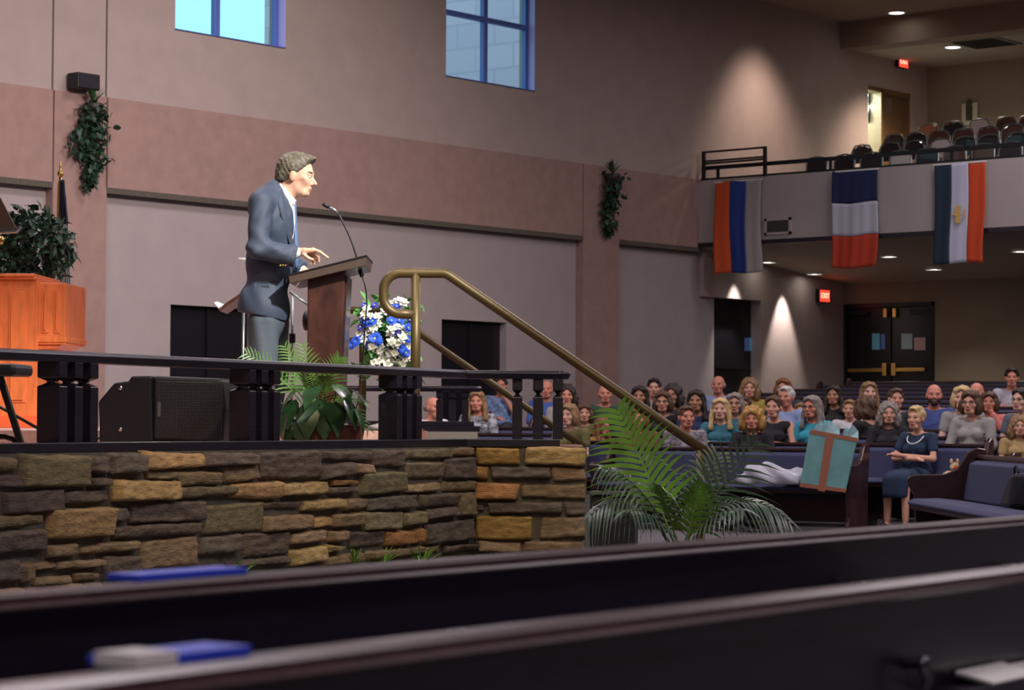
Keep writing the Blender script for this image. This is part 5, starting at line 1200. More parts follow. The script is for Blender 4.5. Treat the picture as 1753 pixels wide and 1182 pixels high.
def f_jacket(p):
    x, y, z = p[:, 0], p[:, 1], p[:, 2]
    d = el_(p, Q3(465, 382), (.137, .178, .21)); d = sm(d, el_(p, Q3(455, 350), (.112, .172, .10)), .04)
    d = sm(d, cap_(p, Q3(452, 352, -.12), Q3(452, 352, .12), .078), .04)
    d = sm(d, el_(p, Q3(460, 450), (.142, .162, .22)), .04); d = sm(d, el_(p, Q3(451, 530), (.158, .185, .20)), .05)
    d = sm(d, cap_(p, Q3(470, 330, 0), Q3(462, 345, 0), .082, .10), .03)
    # sleeves
    for s_, el, cu, rr in ((-1, Q3(447, 430, -.236), Q3(510, 444, -.212), .066), (1, Q3(458, 436, .24), Q3(513, 459, .155), .055)):
        a = cap_(p, Q3(451, 352, s_*.178), el, .072, .063); a = sm(a, cap_(p, el, cu, .062, rr-.002), .02); d = sm(d, a, .018)
        dr = (cu-el)/np.linalg.norm(cu-el); d = ss(d, np.where(((p-cu)@dr > 0) & (np.linalg.norm(p-cu, axis=1) < .11) & (p[:, 0] > mx(500)), -((p-cu)@dr), 1.0), .001)
    # folds
    d = d+.0035*np.sin(z*70-x*55+2*np.sin(x*20))*np.clip(1-np.abs(z-mz(440))/.10, 0, 1)*np.clip((-y-.12)*10, 0, 1)+.0025*np.sin(x*95-z*50)*np.clip(1-np.abs(z-mz(370))/.10, 0, 1)
    d = d+.0045*np.sin(z*46+x*40+y*10)*np.clip((-y-.05)*6, 0, 1)*np.clip(1-np.abs(z-mz(425))/.16, 0, 1)+.003*np.sin(x*60+z*25)*np.clip(1-np.abs(z-mz(500))/.15, 0, 1)
    d = d+.006*np.exp(-((z-mz(487)-(x-mx(470))*.12)/.006)**2)*((x > mx(440)) & (x < mx(478)) & (y < -.1))     # pocket flap line
    # hem, rising toward the back, open front V
    hem = mz(534)+(x-mx(406))*(mz(552)-mz(534))/(mx(494)-mx(406)); d = np.maximum(d, hem-z)
    d = ss(d, cap_(p, Q3(503, 335), Q3(514, 440), .056, .030), .006); d = ss(d, cap_(p, Q3(500, 480), Q3(505, 560), .012, .045), .008)
    d = ss(d, cap_(p, Q3(492, 312), Q3(475, 333), .070, .058), .004)
    # hollow the skirt
    d = ss(d, cap_(p, Q3(452, 555), Q3(452, 530), .11), .01)
    return d
K['suit'] = mat('navy wool suit', (.042, .060, .100), .65, noise=.12, nscale=120, bump=.15, bscale=400)
o = bpy.data.objects.new('jacket', smesh('jacket', f_jacket, (mx(395), -.34, mz(562)), (mx(525), .34, mz(300)), .0062, [K['suit']])); COL.objects.link(o); o.parent = man
# lapel as its own fold over the near breast
m = MB(); w = -.070
lp = [(479, 318, -.062), (487, 338, -.085), (494, 372, -.080), (501, 410, -.060), (506, 446, -.030)]
lo_ = [(474, 322, -.085), (478, 350, -.125), (484, 372, -.130), (495, 412, -.090), (505, 448, -.035)]
sw = lambda x, y, a: -(.178*math.sqrt(max(.04, 1-((x-465)/PM/.142)**2-((382-y)/PM/.23)**2))+.010+a)
vs = [Q3(x, y, sw(x, y, .004)) for x, y, _ in lp]+[Q3(x, y, sw(x, y, .0)) for x, y, _ in lo_]; m.add(vs, [(i, i+1, 6+i, 5+i) for i in range(4)]); lpo = m.build('lapel', 'suit', man, True); lpo.modifiers.new('s', 'SOLIDIFY').thickness = .006
def f_shirt(p):
    d = el_(p, Q3(468, 385), (.125, .12, .20)); d = sm(d, cap_(p, Q3(484, 335), Q3(474, 352), .064, .09), .03); d = sm(d, cap_(p, Q3(475, 360), Q3(474, 455), .088, .080), .03)
    d = ss(d, cap_(p, Q3(499, 312), Q3(488, 325), .066, .058), .003)
    for cu, a in ((Q3(512, 436.5, -.206), Q3(500, 441, -.21)), (Q3(512, 460, .155), Q3(502, 456, .168))): d = np.minimum(d, cap_(p, a, cu, .036, .032))
    return d
o = bpy.data.objects.new('shirt', smesh('shirt', f_shirt, (mx(420), -.28, mz(475)), (mx(528), .26, mz(300)), .006, [mat('white shirt', (.80, .80, .74), .7)])); COL.objects.link(o); o.parent = man
cN, cT = Q3(474, 317), Q3(500, 346); cC = (cN+cT)/2; cU = (cT-cN)/np.linalg.norm(cT-cN); cn_ = np.array([-cU[2], 0, cU[0]])
def f_col(p):
    q = p-cC; h = q@cn_; u = q@cU; r_ = np.sqrt((u/.072)**2+(q[:, 1]/.066)**2); d = np.maximum(np.abs(r_-1)*.068-.0045, np.abs(h)-.021)
    for s_ in (-1, 1): d = sm(d, el_(p, Q3(500, 347, s_*.030), (.014, .024, .022)), .008)
    return d
o = bpy.data.objects.new('collar', smesh('collar', f_col, cC-.12, cC+.12, .0045, [K['white']])); COL.objects.link(o); o.parent = man
m = MB(); tp = [(503.5, 347, .016, .014), (504, 353, .020, .015), (505.5, 372, .026, .008), (508, 400, .034, .008), (509.5, 430, .038, .008), (509.5, 455, .036, .008), (509, 462, .01, .006)]
vs = []
for x, y, w, th in tp:
    c = Q3(x, y); vs += [c+np.array([-.012, -w, 0]), c+np.array([th*.4, 0, 0]), c+np.array([-.012, w, 0])]
m.add([tuple(v) for v in vs], [f for i in range(len(tp)-1) for f in ((i*3, i*3+1, i*3+4, i*3+3), (i*3+1, i*3+2, i*3+5, i*3+4))]); tie = m.build('tie', mat('steel blue tie', (.10, .17, .32), .5, noise=.3, nscale=90), man, True); tie.modifiers.new('s', 'SOLIDIFY').thickness = .008
def f_tr(p):
    d = el_(p, Q3(458, 548), (.112, .155, .13))
    for s_, xo in ((-1, -4), (1, 9)):
        l = cap_(p, Q3(456+xo, 555, s_*.085), Q3(459+xo, 640, s_*.10), .093, .078); l = sm(l, cap_(p, Q3(459+xo, 640, s_*.10), Q3(452+xo, 727, s_*.11), .078, .062), .02); d = sm(d, l, .03)
    return d+.003*np.sin(p[:, 0]*70+p[:, 2]*14)
o = bpy.data.objects.new('trousers', smesh('trousers', f_tr, (mx(405), -.3, mz(733)), (mx(520), .3, mz(500)), .008, [mat('slate trousers', (.075, .095, .125), .8, noise=.1, nscale=100)])); COL.objects.link(o); o.parent = man
for s_, xo in ((-1, -4), (1, 9)):
    m = MB(); b = Q3(452+xo, 738, s_*.11); m.ell((b[0]+.06, b[1], .04), (.15, .05, .04)); m.b2((b[0]-.08, b[1]-.045, .0), (b[0]+.2, b[1]+.045, .02)); m.build('shoe', 'black', man, True)
for x in (484, 488.5, 493): m = MB(); m.ell(tuple(Q3(x+2, 459.5, -.272)), (.006, .004, .006), 8, 5); m.build('cuff_button', 'gold', man, True)

# ---- seated figures for the pews : local +y is forward, floor at z = 0
HZ = 1.105                                                      # head centre height
def f_seat_head(nose, fem):
    def f(p):
        q = p-np.array([0, .02, HZ]); d = head_sdf(q, nose, fem); return sm(d, cap_(p, (0, .0, HZ-.075), (0, -.035, HZ-.185), .046-.006*fem, .056-.008*fem), .025)
    return f
def mf_seat(c):
    q = c-np.array([0, .02, HZ]); m = np.zeros(len(c), int)
    for s_ in (-1, 1):
        m[(((q[:, 0]-s_*.031)/.0135)**2+((q[:, 2]-.005)/.0068)**2 < 1) & (q[:, 1] > .05)] = 1
        m[(np.abs(q[:, 0]-s_*.032) < .018) & (np.abs(q[:, 2]-.0255) < .0042) & (q[:, 1] > .05)] = 3
    m[(np.abs(q[:, 0]) < .024) & (q[:, 2] < -.052) & (q[:, 2] > -.0725) & (q[:, 1] > .068)] = 2
    return m
POSES = {'lap': (((-.20, .03, .68), (-.075, .24, .60)), ((.20, .03, .68), (.075, .25, .61))),
         'crossed': (((-.215, .07, .70), (.085, .20, .735)), ((.215, .07, .70), (-.085, .225, .70))),
         'chin': (((-.19, .16, .72), (-.045, .16, .975)), ((.20, .05, .68), (.04, .24, .66)))}
def arms_of(pose): return [((s_*.168, -.03, .915), e, w) for s_, (e, w) in zip((-1, 1), POSES[pose])]
def hand(p, w, e, s_):
    w = np.array(w); e = np.array(e); d = (w-e)/np.linalg.norm(w-e); sd = np.cross(d, (0, 0, 1)); sd /= np.linalg.norm(sd)+1e-9; h = cap_(p, w+d*.02, w+d*.07, .028, .026)
    dn = np.array((0, 0, -1))*.3
    for k in range(4):
        b = w+d*.085+sd*(-.027+.018*k); L = (.055, .066, .062, .048)[k]; h = sm(h, cap_(p, b, b+(d+dn*.5)*L*.55, .0095, .009), .006); h = sm(h, cap_(p, b+(d+dn*.5)*L*.55, b+(d+dn*.5)*L*.55+(d*.6+dn*2)*L*.5, .009, .0075), .004)
    b = w+d*.035-sd*.022*s_; h = sm(h, cap_(p, b, b+d*.035-sd*.04*s_, .0115, .009), .006); return h
def f_body(pose, fem):
    def f(p):
        k = .88 if fem else 1.0
        d = el_(p, (0, 0, .56), (.145, .10, .11)); d = sm(d, el_(p, (0, -.02, .74), (.115*k, .085, .20)), .04); d = sm(d, cap_(p, (-.14*k, -.03, .925), (.14*k, -.03, .925), .042), .04)
        d = sm(d, cap_(p, (0, -.035, .92), (0, -.02, 1.0), .052-.006*fem), .03)
        for (sh, e, w), s_ in zip(arms_of(pose), (-1, 1)):
            sh = (sh[0]*(.93 if fem else 1), sh[1], sh[2]); rr = .85 if fem else 1.0
            d = sm(d, cap_(p, sh, e, .046*rr, .038*rr), .02); d = sm(d, cap_(p, e, w, .037*rr, .026*rr), .01); d = np.minimum(d, sm(cap_(p, e, w, .036*rr, .026*rr), hand(p, w, e, s_), .012))
        for s_ in (-1, 1):
            l = cap_(p, (s_*.085, .03, .53), (s_*.095, .43, .50), .07, .052); l = sm(l, cap_(p, (s_*.095, .43, .50), (s_*.10, .44, .10), .05, .034), .01); l = sm(l, cap_(p, (s_*.10, .42, .045), (s_*.11, .56, .03), .032, .026), .02); d = sm(d, l, .01)
        return d
    return f
def f_top(pose, fem, sleeve):
    def f(p):
        x, y, z = p.T
        k = .88 if fem else 1.0; d = el_(p, (0, -.0, .58), (.165*(1 if fem else .98), .125, .14)); d = sm(d, el_(p, (0, -.02, .74), (.142*k, .108, .20)), .05); d = sm(d, cap_(p, (-.145*k, -.03, .905), (.145*k, -.03, .905), .060), .05)
        if fem: d = sm(d, sm(el_(p, (-.065, .055, .80), (.062, .055, .06)), el_(p, (.065, .055, .80), (.062, .055, .06)), .02), .02)
        for (sh, e, w), s_ in zip(arms_of(pose), (-1, 1)):
            sh = np.array((sh[0]*(.93 if fem else 1), sh[1], sh[2])); e = np.array(e); w = np.array(w)
            if sleeve != 'none':
                en = e if sleeve == 'long' else sh+(e-sh)*.55; d = sm(d, cap_(p, sh, en, .060 if not fem else .054, .050), .02)
            if sleeve == 'long': d = sm(d, cap_(p, e, e+(w-e)*.92, .048, .036), .01)
        d = d+.003*np.sin(z*60+x*25)*(z < .8)
        d = ss(d, cap_(p, (0, -.035, .95), (0, .01, 1.08), .062, .07), .01); d = ss(d, cap_(p, (0, .085, .97), (0, .10, .90), .052, .018), .01)
        return np.maximum(d, .47-z)
    return f
def f_bottom(skirt):
    def f(p):
        d = el_(p, (0, .0, .54), (.165, .125, .10))
        if skirt: 
            d = sm(d, cap_(p, (-.06, .05, .52), (-.07, .40, .50), .10, .085), .04); d = sm(d, cap_(p, (.06, .05, .52), (.07, .40, .50), .10, .085), .06); d = sm(d, cap_(p, (-.05, .44, .48), (-.05, .46, .36), .09, .085), .04); d = sm(d, cap_(p, (.05, .44, .48), (.05, .46, .36), .09, .085), .04)
            return np.maximum(d, .32-p[:, 2])
        for s_ in (-1, 1): l = cap_(p, (s_*.085, .03, .53), (s_*.10, .44, .51), .088, .068); l = sm(l, cap_(p, (s_*.10, .44, .51), (s_*.10, .44, .10), .064, .050), .01); d = sm(d, l, .02)
        return d
    return f
MC = {}
def cached(key, fn):
    if key not in MC: MC[key] = fn()
    return MC[key]
def hair_fn(style):
    def f(p):
        q = p; x, y, z = q.T; n = .0030*np.sin(x*110+z*30)+.0026*np.sin(y*95-z*40)
        back = lambda: el_(q, (0, -.022, .034), (.084, .106, .096))
        def face(d, r_=.068, top=.040): 
            d = ss(d, cap_(q, (0, .115, -.06), (0, .100, top), r_+.010, r_-.012), .012); return d
        if style == 'short':
            d = sm(back(), el_(q, (0, .03, .094), (.06, .06, .030)), .02); d = face(d, .070, .036); d = ss(d, el_(q, (0, .09, -.07), (.12, .11, .09)), .01); d = ss(d, el_(q, (0, 0, -.125), (.12, .12, .06)), .01)
            for s_ in (-1, 1): d = ss(d, el_(q, (s_*.088, .003, -.010), (.028, .022, .036)), .006)
        elif style == 'bald':
            d = sm(el_(q, (-.05, -.055, -.005), (.034, .060, .042)), el_(q, (.05, -.055, -.005), (.034, .060, .042)), .02); d = sm(d, el_(q, (0, -.085, -.005), (.055, .035, .042)), .03)
            return d+n*.3
        elif style == 'bob':
            d = sm(back(), el_(q, (0, .02, .075), (.080, .075, .045)), .03); d = sm(d, el_(q, (0, -.05, -.04), (.100, .080, .090)), .04)
            for s_ in (-1, 1): d = sm(d, el_(q, (s_*.083, .012, -.035), (.030, .048, .078)), .03)
            d = face(d, .066, .030)
        elif style == 'fluffy':
            n = n*2.2; d = el_(q, (0, -.015, .045), (.112, .120, .105))
            for s_ in (-1, 1): d = sm(d, el_(q, (s_*.095, .0, -.045), (.050, .065, .085)), .03)
            d = sm(d, el_(q, (0, -.06, -.05), (.115, .075, .09)), .03); d = face(d, .064, .018)
        elif style == 'long':
            d = sm(back(), el_(q, (0, .02, .078), (.078, .072, .040)), .03); d = sm(d, el_(q, (0, -.075, -.12), (.098, .048, .175)), .04)
            for s_ in (-1, 1): d = sm(d, cap_(q, (s_*.078, -.005, .02), (s_*.098, .020, -.20), .026, .030), .03)
            d = face(d, .066, .036); d = ss(d, cap_(q, (0, .02, -.13), (0, .06, -.25), .062, .075), .01)
        elif style == 'curly':
            n = .009*np.sin(x*75+2)*np.sin(y*70)*np.sin(z*72+1)+n; d = el_(q, (0, -.02, .030), (.104, .112, .112))
            for s_ in (-1, 1): d = sm(d, el_(q, (s_*.088, -.01, -.07), (.045, .055, .095)), .03)
            d = sm(d, el_(q, (0, -.06, -.08), (.10, .06, .11)), .03); d = face(d, .066, .028)
        elif style == 'tied':
            d = sm(back(), el_(q, (0, .02, .080), (.074, .070, .034)), .03); d = face(d, .070, .036); d = ss(d, el_(q, (0, .06, -.10), (.12, .12, .08)), .01)
            d = sm(d, el_(q, (0, -.130, .02), (.036, .034, .038)), .012)
            for s_ in (-1, 1): d = ss(d, el_(q, (s_*.088, .003, -.010), (.026, .022, .034)), .006)
        return d+n
    return f
def hair_mesh(style):
    def mk():
        z0 = -.36 if style == 'long' else -.22; return smesh('hair_'+style, hair_fn(style), (-.17, -.19, z0), (.17, .15, .18), .0075, [K['hair_brown']])
    return cached(('hair', style), mk)
def set_mat(o, i, m_): o.material_slots[i].link = 'OBJECT'; o.material_slots[i].material = m_
CLM = {}
def cloth(c, nm='knit cloth', **kw):
    key = (c, nm)
    if key not in CLM: CLM[key] = mat(nm, c, .85, noise=kw.get('noise', .12), nscale=kw.get('nscale', 60))
    return CLM[key]
PLAID = mat('blue plaid cloth', (.16, .24, .42), .85, noise=.6, nscale=22); FLORAL = mat('grey patterned cloth', (.22, .21, .24), .85, noise=.7, nscale=30); WFLOR = mat('black and white patterned cloth', (.25, .26, .30), .85, noise=.95, nscale=22)
def person(label, loc, rz, fem, pose, style, haircol, skin_, topm, sleeve='short', glasses=False, beard=None, bottom=None, skirt=False, sc=1.0, zs=1.0, necklace=None, group='people seated in the pews'):
    t = thing('person', label, 'person', loc, rz, group)
    f_ = 1 if fem else 0
    def mkb():
        a = smesh('a', f_seat_head(1.0 if not fem else .75, f_), (-.11, -.14, HZ-.20), (.11, .16, HZ+.14), .0058, [K['skin'], K['eye'], K['lip'], K['browm']], mf_seat)
        b = smesh('b', f_body(pose, f_), (-.32, -.16, 0), (.32, .62, 1.02), .0115, [K['skin']]); return joinme('body', [a, b])
    me = cached(('body', pose, f_), mkb); o = bpy.data.objects.new('body', me); COL.objects.link(o); o.parent = t; set_mat(o, 0, K[skin_]); set_mat(o, 4, K[skin_])
    if haircol in ('blond', 'white', 'gold'): set_mat(o, 3, K['hair_light'])
    me = hair_mesh(style); o = bpy.data.objects.new('hair', me); COL.objects.link(o); o.parent = t; o.location = (0, .02, HZ); set_mat(o, 0, K['hair_'+haircol])
    me = cached(('top', pose, f_, sleeve), lambda: smesh('top', f_top(pose, f_, sleeve), (-.34, -.17, .44), (.34, .32, 1.03), .0115, [K['white']])); o = bpy.data.objects.new('shirt' if not fem else 'top', me); COL.objects.link(o); o.parent = t; set_mat(o, 0, topm)
    me = cached(('bot', skirt), lambda: smesh('bot', f_bottom(skirt), (-.22, -.15, .06), (.22, .60, .66), .013, [K['black']])); o = bpy.data.objects.new('skirt' if skirt else 'trousers', me); COL.objects.link(o); o.parent = t; set_mat(o, 0, bottom or cloth((.03, .035, .06), 'dark cloth'))
    if glasses:
        m = MB()
        for s_ in (-1, 1): m.tube([(s_*.031+.021*math.cos(a), .108, HZ+.004+.015*math.sin(a)) for a in [i*math.pi/6 for i in range(13)]], .0022, 5, False); m.tube([(s_*.052, .106, HZ+.008), (s_*.078, .02, HZ+.005)], .002, 5)
        m.tube([(-.011, .110, HZ+.006), (.011, .110, HZ+.006)], .002, 5); m.build('glasses', 'black', t)
    if beard:
        fb = lambda q: ss(ss(sm(el_(q, (0, .026, -.055), (.064, .064, .062)), el_(q, (0, .060, -.092), (.036, .034, .030)), .02), el_(q, (0, .01, .02), (.12, .15, .058)), .012), el_(q, (0, .10, -.060), (.018, .03, .007)), .004)
        me = cached(('beard',), lambda: smesh('beard', fb, (-.09, -.06, -.15), (.09, .12, .03), .0075, [K['hair_dark']])); o = bpy.data.objects.new('beard', me); COL.objects.link(o); o.parent = t; o.location = (0, .02, HZ)
    if necklace:
        m = MB(); m.tube([(.085*math.sin(a), .02+.085*math.cos(a)*.95+.01, .925-.075*max(0, math.cos(a))) for a in [-2.2+4.4*i/24 for i in range(25)]], .006, 6, False); m.build('necklace', necklace, t, True)
    t.scale = (sc, sc, sc*zs); return t
OCC = []
def seat_person(label, x, ytop, fem, pose, style, haircol, skin_, topm, sleeve='short', turn=0, child=False, lean=0, row=None, **kw):
    hair_top = {'fluffy': .150, 'curly': .142, 'bald': .116}.get(style, .132)
    base = HZ+hair_top; sc = .84 if child else 1.0; v_ = ray(x, ytop); e = v_.z
    best = None
    for k in ([row] if row is not None else range(2 if x > 1495 else 1, 14)):
        v = row_v(k)-.02-.27; tn = v_.dot(RH)/v_.dot(FH); d = v/(.47*tn+.88)
        zt = CZ+e/v_.dot(FH)*d*1.0-floorz_v(v)
        err = abs(zt-base*sc)+sum(2.0 for (kk, tt) in OCC if kk == k and abs(tt-(.88*tn*d-.47*d)) < .40)
        if best is None or err < best[0]: best = (err, k, d, tn, zt, v)
    _, k, d, tn, zt, v = best; a = tn*d; s_ = zt/base; s_ = max(.72, min(1.12, s_))
    p = AD(a, d, floorz_v(row_v(k))); OCC.append((k, .88*a-.47*d))
    # keep the head under the same pixel
    tgt = AD(-1.5, 14.4)-p; rz = math.atan2(tgt.y, tgt.x)-math.pi/2+R(turn)
    sxy = s_*(1.07 if not child else 1.1)
    return person(label, p, rz, fem, pose, style, haircol, skin_, topm, sleeve, sc=sxy, zs=s_/sxy, **kw)
C = cloth
navy, blk, teal, must, ltb = C((.02, .03, .09), 'navy cloth'), C((.012, .012, .016), 'black cloth'), C((.03, .15, .20), 'teal cloth'), C((.30, .15, .03), 'mustard cloth'), C((.28, .36, .62), 'light blue cloth')
blu, grn, gry, wht, olv = C((.05, .11, .38), 'blue cloth'), C((.03, .07, .05), 'dark green cloth'), C((.30, .29, .28), 'grey cloth'), C((.62, .62, .66), 'white cloth'), C((.13, .12, .04), 'olive cloth')
drk, pnk, cyn, brn, pat = C((.03, .04, .045), 'charcoal cloth'), C((.60, .20, .16), 'salmon cloth'), C((.03, .30, .42), 'turquoise cloth'), C((.14, .07, .035), 'brown cloth'), FLORAL
PL = [
 ('balding grey man in a white shirt looking down, seen beside the near balusters', 741, 684, 0, 'lap', 'bald', 'grey', 'skinr', wht, 'long', 40, 0),
 ('smiling woman with long light brown hair in black and white print', 818, 672, 1, 'lap', 'long', 'light', 'skinr', WFLOR, 'long', -8, 0),
 ('man in blue plaid shirt resting his chin on his hand', 858, 647, 0, 'chin', 'short', 'dark', 'skinr', PLAID, 'short', 0, 0),
 ('red-faced bald man in bright blue shirt and brown jacket between two thin balusters', 936, 655, 0, 'lap', 'bald', 'grey', 'skinr', blu, 'long', 0, 0),
 ('man with curly dark hair at the right end of the stage rail', 970, 660, 0, 'lap', 'curly', 'dark', 'skinr', gry, 'long', 8, 0),
 ('young woman with light brown bob and olive top beside the last baluster', 976, 694, 1, 'lap', 'bob', 'light', 'skinp', olv, 'short', -20, 0),
 ('girl with brown hair in olive next to the young woman with the light brown bob', 1001, 694, 1, 'lap', 'bob', 'brown', 'skin', olv, 'short', 6, 1),
 ('bald man in a dark green shirt under the handrail', 1036, 662, 0, 'lap', 'bald', 'brown', 'skinr', grn, 'short', 10, 0),
 ('woman with long auburn hair in a mustard shawl behind the top of the palm', 1030, 718, 1, 'lap', 'long', 'auburn', 'skinr', must, 'long', 55, 0),
 ('woman with long wavy dark hair right of the handrail, next to the dark-haired young man', 1096, 663, 1, 'lap', 'long', 'dark', 'skint', drk, 'long', 0, 0),
 ('young man with short black hair, topmost head just right of the handrail', 1120, 650, 0, 'lap', 'short', 'dark', 'skin', gry, 'short', 5, 0),
 ('woman with brown hair and ruddy face just under the handrail behind the palm', 1094, 700, 1, 'lap', 'bob', 'auburn', 'skinr', brn, 'long', 0, 0),
 ('woman with chestnut bob and glasses, head touching the handrail', 1136, 672, 1, 'lap', 'bob', 'brown', 'skin', blk, 'short', 0, 0, dict(glasses=True)),
 ('woman with curly black hair behind the woman with the chestnut bob', 1152, 659, 1, 'lap', 'curly', 'dark', 'skint', drk, 'short', -5, 0),
 ('long dark-haired woman in navy left of the bald man in pale blue', 1193, 670, 1, 'lap', 'long', 'dark', 'skint', navy, 'short', 0, 0),
 ('young man with short brown hair and grey patterned shirt leaning below the handrail', 1174, 697, 0, 'lap', 'short', 'brown', 'skinr', pat, 'short', 30, 0),
 ('bald man in pale blue shirt in front of the single black door', 1230, 647, 0, 'lap', 'bald', 'grey', 'skinr', ltb, 'long', -5, 0),
 ('woman with long white-blond hair in a teal top with folded hands', 1234, 684, 1, 'crossed', 'long', 'blond', 'skinp', teal, 'long', 5, 0),
 ('woman with short grey hair and glasses right of the long blond hair', 1258, 675, 1, 'lap', 'bob', 'grey', 'skin', teal, 'long', 8, 0, dict(glasses=True)),
 ('person with curly golden brown hair before the right edge of the single black door', 1283, 649, 1, 'lap', 'curly', 'light', 'skin', C((.45, .35, .08), 'yellow cloth'), 'short', 10, 0),
 ('child with brown hair between the grey-haired woman with glasses and the golden curls', 1275, 682, 1, 'lap', 'short', 'brown', 'skint', drk, 'short', 0, 1),
 ('smiling woman with fluffy golden bob, black jacket and grey top', 1288, 698, 1, 'lap', 'fluffy', 'gold', 'skinr', blk, 'long', 10, 0),
 ('woman with short brown hair in a sleeveless black top', 1325, 680, 1, 'crossed', 'tied', 'brown', 'skin', blk, 'none', 0, 0),
 ('older man with white hair and light blue shirt behind the sleeveless woman', 1347, 664, 0, 'lap', 'short', 'white', 'skinr', ltb, 'short', -10, 0),
 ('auburn-haired person whose head shows above the white-haired man', 1342, 650, 1, 'lap', 'bob', 'auburn', 'skin', drk, 'short', 0, 0),
 ('woman with long grey-brown hair, glasses and turquoise top behind the gift bag', 1392, 680, 1, 'lap', 'long', 'grey', 'skinr', cyn, 'short', -15, 0, dict(glasses=True)),
 ('child half hidden left of the woman with long grey-brown hair', 1372, 692, 1, 'lap', 'bob', 'light', 'skin', drk, 'short', 0, 1),
 ('young woman with long black hair and black V-neck top, above the light blue tissue', 1428, 662, 1, 'lap', 'long', 'dark', 'skint', blk, 'short', 0, 0),
 ('woman with light brown hair in front of the rear double doors', 1487, 656, 1, 'lap', 'long', 'light', 'skinp', gry, 'short', 25, 0),
 ('small blond child in a pale shirt beside the child with the brown mop of hair', 1455, 687, 0, 'lap', 'short', 'light', 'skin', wht, 'short', 5, 1, dict(row=4)),
 ('child with a brown mop of hair in black, turned away toward the blond child', 1483, 681, 0, 'lap', 'fluffy', 'brown', 'skin', blk, 'long', -115, 1, dict(row=3)),
 ('boy in profile with short brown hair and dark shirt, below the right rear door', 1533, 667, 0, 'lap', 'short', 'brown', 'skin', drk, 'short', 28, 0),
 ('smiling woman with wavy grey-brown hair and black top left of the navy dress', 1521, 690, 1, 'lap', 'curly', 'grey', 'skin', blk, 'long', 22, 0),
 ('bald bearded man in a blue shirt behind the woman in the navy dress', 1599, 662, 0, 'lap', 'bald', 'dark', 'skinr', C((.05, .08, .26), 'denim blue cloth'), 'short', 20, 0, dict(beard=True)),
 ('blond woman left of the partly hidden bald head', 1648, 663, 1, 'lap', 'bob', 'blond', 'skinp', gry, 'short', 10, 0),
 ('bald man mostly hidden behind the woman in the grey cardigan', 1672, 659, 0, 'lap', 'bald', 'brown', 'skinr', drk, 'short', 0, 0),
 ('woman with brown bob, glasses and grey cardigan over a floral top', 1664, 671, 1, 'lap', 'bob', 'brown', 'skin', gry, 'long', 0, 0, dict(glasses=True)),
 ('fair child peeking out left of the woman in the grey cardigan', 1641, 700, 1, 'lap', 'bob', 'light', 'skinp', wht, 'short', 0, 1),
 ('woman with brown hair in a salmon top resting forward on the pew', 1694, 673, 1, 'chin', 'bob', 'brown', 'skinr', pnk, 'long', 12, 0),
 ('man in pale grey polo shirt, highest and furthest right in the rear rows', 1732, 632, 0, 'crossed', 'short', 'dark', 'skinr', C((.42, .42, .48), 'pale grey cloth'), 'short', 15, 0),
 ('woman with dark tied hair and glasses at the right edge of the view', 1749, 667, 1, 'lap', 'tied', 'dark', 'skinp', C((.10, .12, .16), 'slate cloth'), 'short', -10, 0, dict(glasses=True)),
 ('girl with tousled light brown hair low at the right edge', 1744, 714, 1, 'lap', 'curly', 'light', 'skin', C((.40, .28, .12), 'tan cloth'), 'short', 30, 1),
]
for q in sorted(PL, key=lambda q: 0 if (len(q) > 12 and 'row' in q[12]) else 1):
    lb, x, y, fem, pose, style, hcol, sk, topm, slv, turn, ch = q[:12]; kw = q[12] if len(q) > 12 else {}
    seat_person(lb, x, y, fem, pose, style, hcol, sk, topm, slv, turn, bool(ch), **kw)
# the woman in the navy dress, on the open end of the second row, legs crossed
def front_woman():
    x, yt = 1570, 694; v_ = ray(x, yt); tn = v_.dot(RH)/v_.dot(FH); v = row_v(1)-.25; d = v/(.47*tn+.88); p = AD(tn*d, d, floorz_v(row_v(1)-.4))
    zt = CZ+v_.z/v_.dot(FH)*d-p.z; s_ = zt/(HZ+.132); tgt = AD(-3.2, 14.4)-p; rz = math.atan2(tgt.y, tgt.x)-math.pi/2
    t = person('woman with short blond hair in a navy dress and white necklace, arms crossed', p, rz, 1, 'crossed', 'short', 'blond', 'skin', C((.012, .03, .07), 'navy dress cloth'), 'short', sc=s_, necklace=mat('pearl beads', (.75, .78, .82), .3), skirt=True, bottom=C((.012, .03, .07), 'navy dress cloth'))
    for s_ in (-1, 1): m = MB(); m.ell((s_*.11, .50, .035), (.040, .11, .036)); m.build('shoe', 'black', t, True)
    return t
front_woman()

# ---- things on the pews
# gift bag with ribbon and tissue standing on the front pew
d_ = 22.9; k = FPX/d_; cx_, by = 1420, 842; p = P(cx_, by, d_)
t = thing('gift_bag', 'large teal gift bag with brown ribbon cross and light blue tissue on the front pew', 'gift bag', (p.x, p.y, p.z), heading(.12, 1))
tl = -R(7)
def gb(x, y, w=0): return ((x-cx_)/k, w, (by-y)/k)
K['tealbag'] = mat('teal paper bag', (.14, .33, .33), .5, noise=.15, nscale=6); K['ribbon'] = mat('brown ribbon', (.30, .11, .06), .5); K['tissue'] = mat('light blue tissue', (.35, .62, .68), .8, noise=.2, nscale=14)
Ft = [(1370, 832), (1388, 738), (1467, 752), (1458, 842)]
m = MB(); m.prism([gb(*q, -.09) for q in [(1369, 833), (1387, 737), (1467, 752), (1447, 842)]], (0, .18, 0)); m.build('bag', 'tealbag', t, bevel=.006)
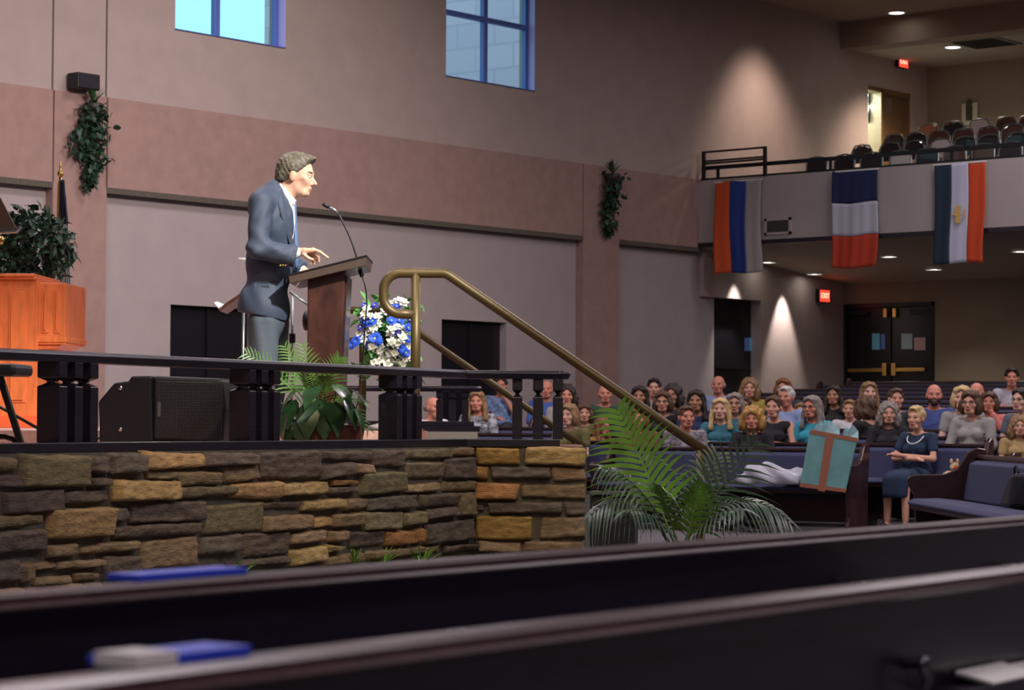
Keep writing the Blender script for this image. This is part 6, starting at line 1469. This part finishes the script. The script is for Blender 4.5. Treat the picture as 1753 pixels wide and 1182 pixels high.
m = MB(); m.prism([gb(*q, -.094) for q in [(1400, 840), (1414, 742), (1428, 745), (1412, 842)]], (0, .004, 0)); m.prism([gb(*q, -.093) for q in [(1386, 743), (1388, 736), (1468, 750), (1467, 757)]], (0, .186, 0)); m.prism([gb(*q, -.093) for q in [(1369, 834), (1370, 827), (1449, 837), (1447, 843)]], (0, .186, 0)); m.build('ribbon', 'ribbon', t)
rnd = random.Random(8); m = MB()
for i in range(16):
    x0 = rnd.uniform(1396, 1460); w0 = rnd.uniform(-.07, .07); h0 = rnd.uniform(10, 30) if x0 < 1425 else rnd.uniform(8, 22)
    m.add([gb(x0-9, 752, w0), gb(x0+9, 754, w0+.03), gb(x0+rnd.uniform(4, 14), 748-h0*.6, w0+.05), gb(x0+rnd.uniform(-5, 5), 744-h0, w0), gb(x0-rnd.uniform(4, 12), 746-h0*.5, w0-.03)], [(0, 1, 2, 3), (0, 3, 4)])
m.build('tissue', 'tissue', t)
# crumpled pale plastic bag on the front pew seat
d_ = 23.1; k = FPX/d_; p = P(1325, 846, d_); t = thing('plastic_bag', 'crumpled pale grey plastic bag lying on the front pew seat', 'bag', (p.x, p.y, .476), heading(0, 1))
def f_bag(q): 
    d = el_(q, (0, 0, .05), (.36, .13, .11)); d = sm(d, el_(q, (-.12, 0, .10), (.18, .10, .09)), .05)
    return np.maximum(d+.016*np.sin(q[:, 0]*26+q[:, 2]*30)+.011*np.sin(q[:, 1]*45+q[:, 0]*17), -q[:, 2])*.8
o = bpy.data.objects.new('sheet', smesh('sheet', f_bag, (-.45, -.2, -.02), (.45, .2, .26), .014, [mat('pale plastic', (.42, .43, .50), .35, noise=.15, nscale=8)])); COL.objects.link(o); o.parent = t
# small toy with flowers on the second pew, by the arm
p = P(1625, 826, 23.6); t = thing('soft_toy', 'small soft toy with red and white flower pattern beside the woman in the navy dress', 'toy', (p.x, p.y, .50), heading(0, 1))
m = MB(); m.ell((0, 0, .05), (.07, .05, .05)); m.ell((.05, 0, .14), (.045, .045, .045)); m.ell((.02, -.01, .19), (.015, .01, .03)); m.ell((.08, -.01, .19), (.015, .01, .03)); m.build('body', mat('patterned plush', (.55, .40, .25), .9, noise=.8, nscale=25), t, True)
m = MB()
for a, b in ((.0, .05), (.055, .13), (-.045, .045)): m.ell((a, -.045, b), (.02, .008, .02), 8, 5)
m.build('red_patches', mat('red plush', (.55, .05, .03), .9), t, True)
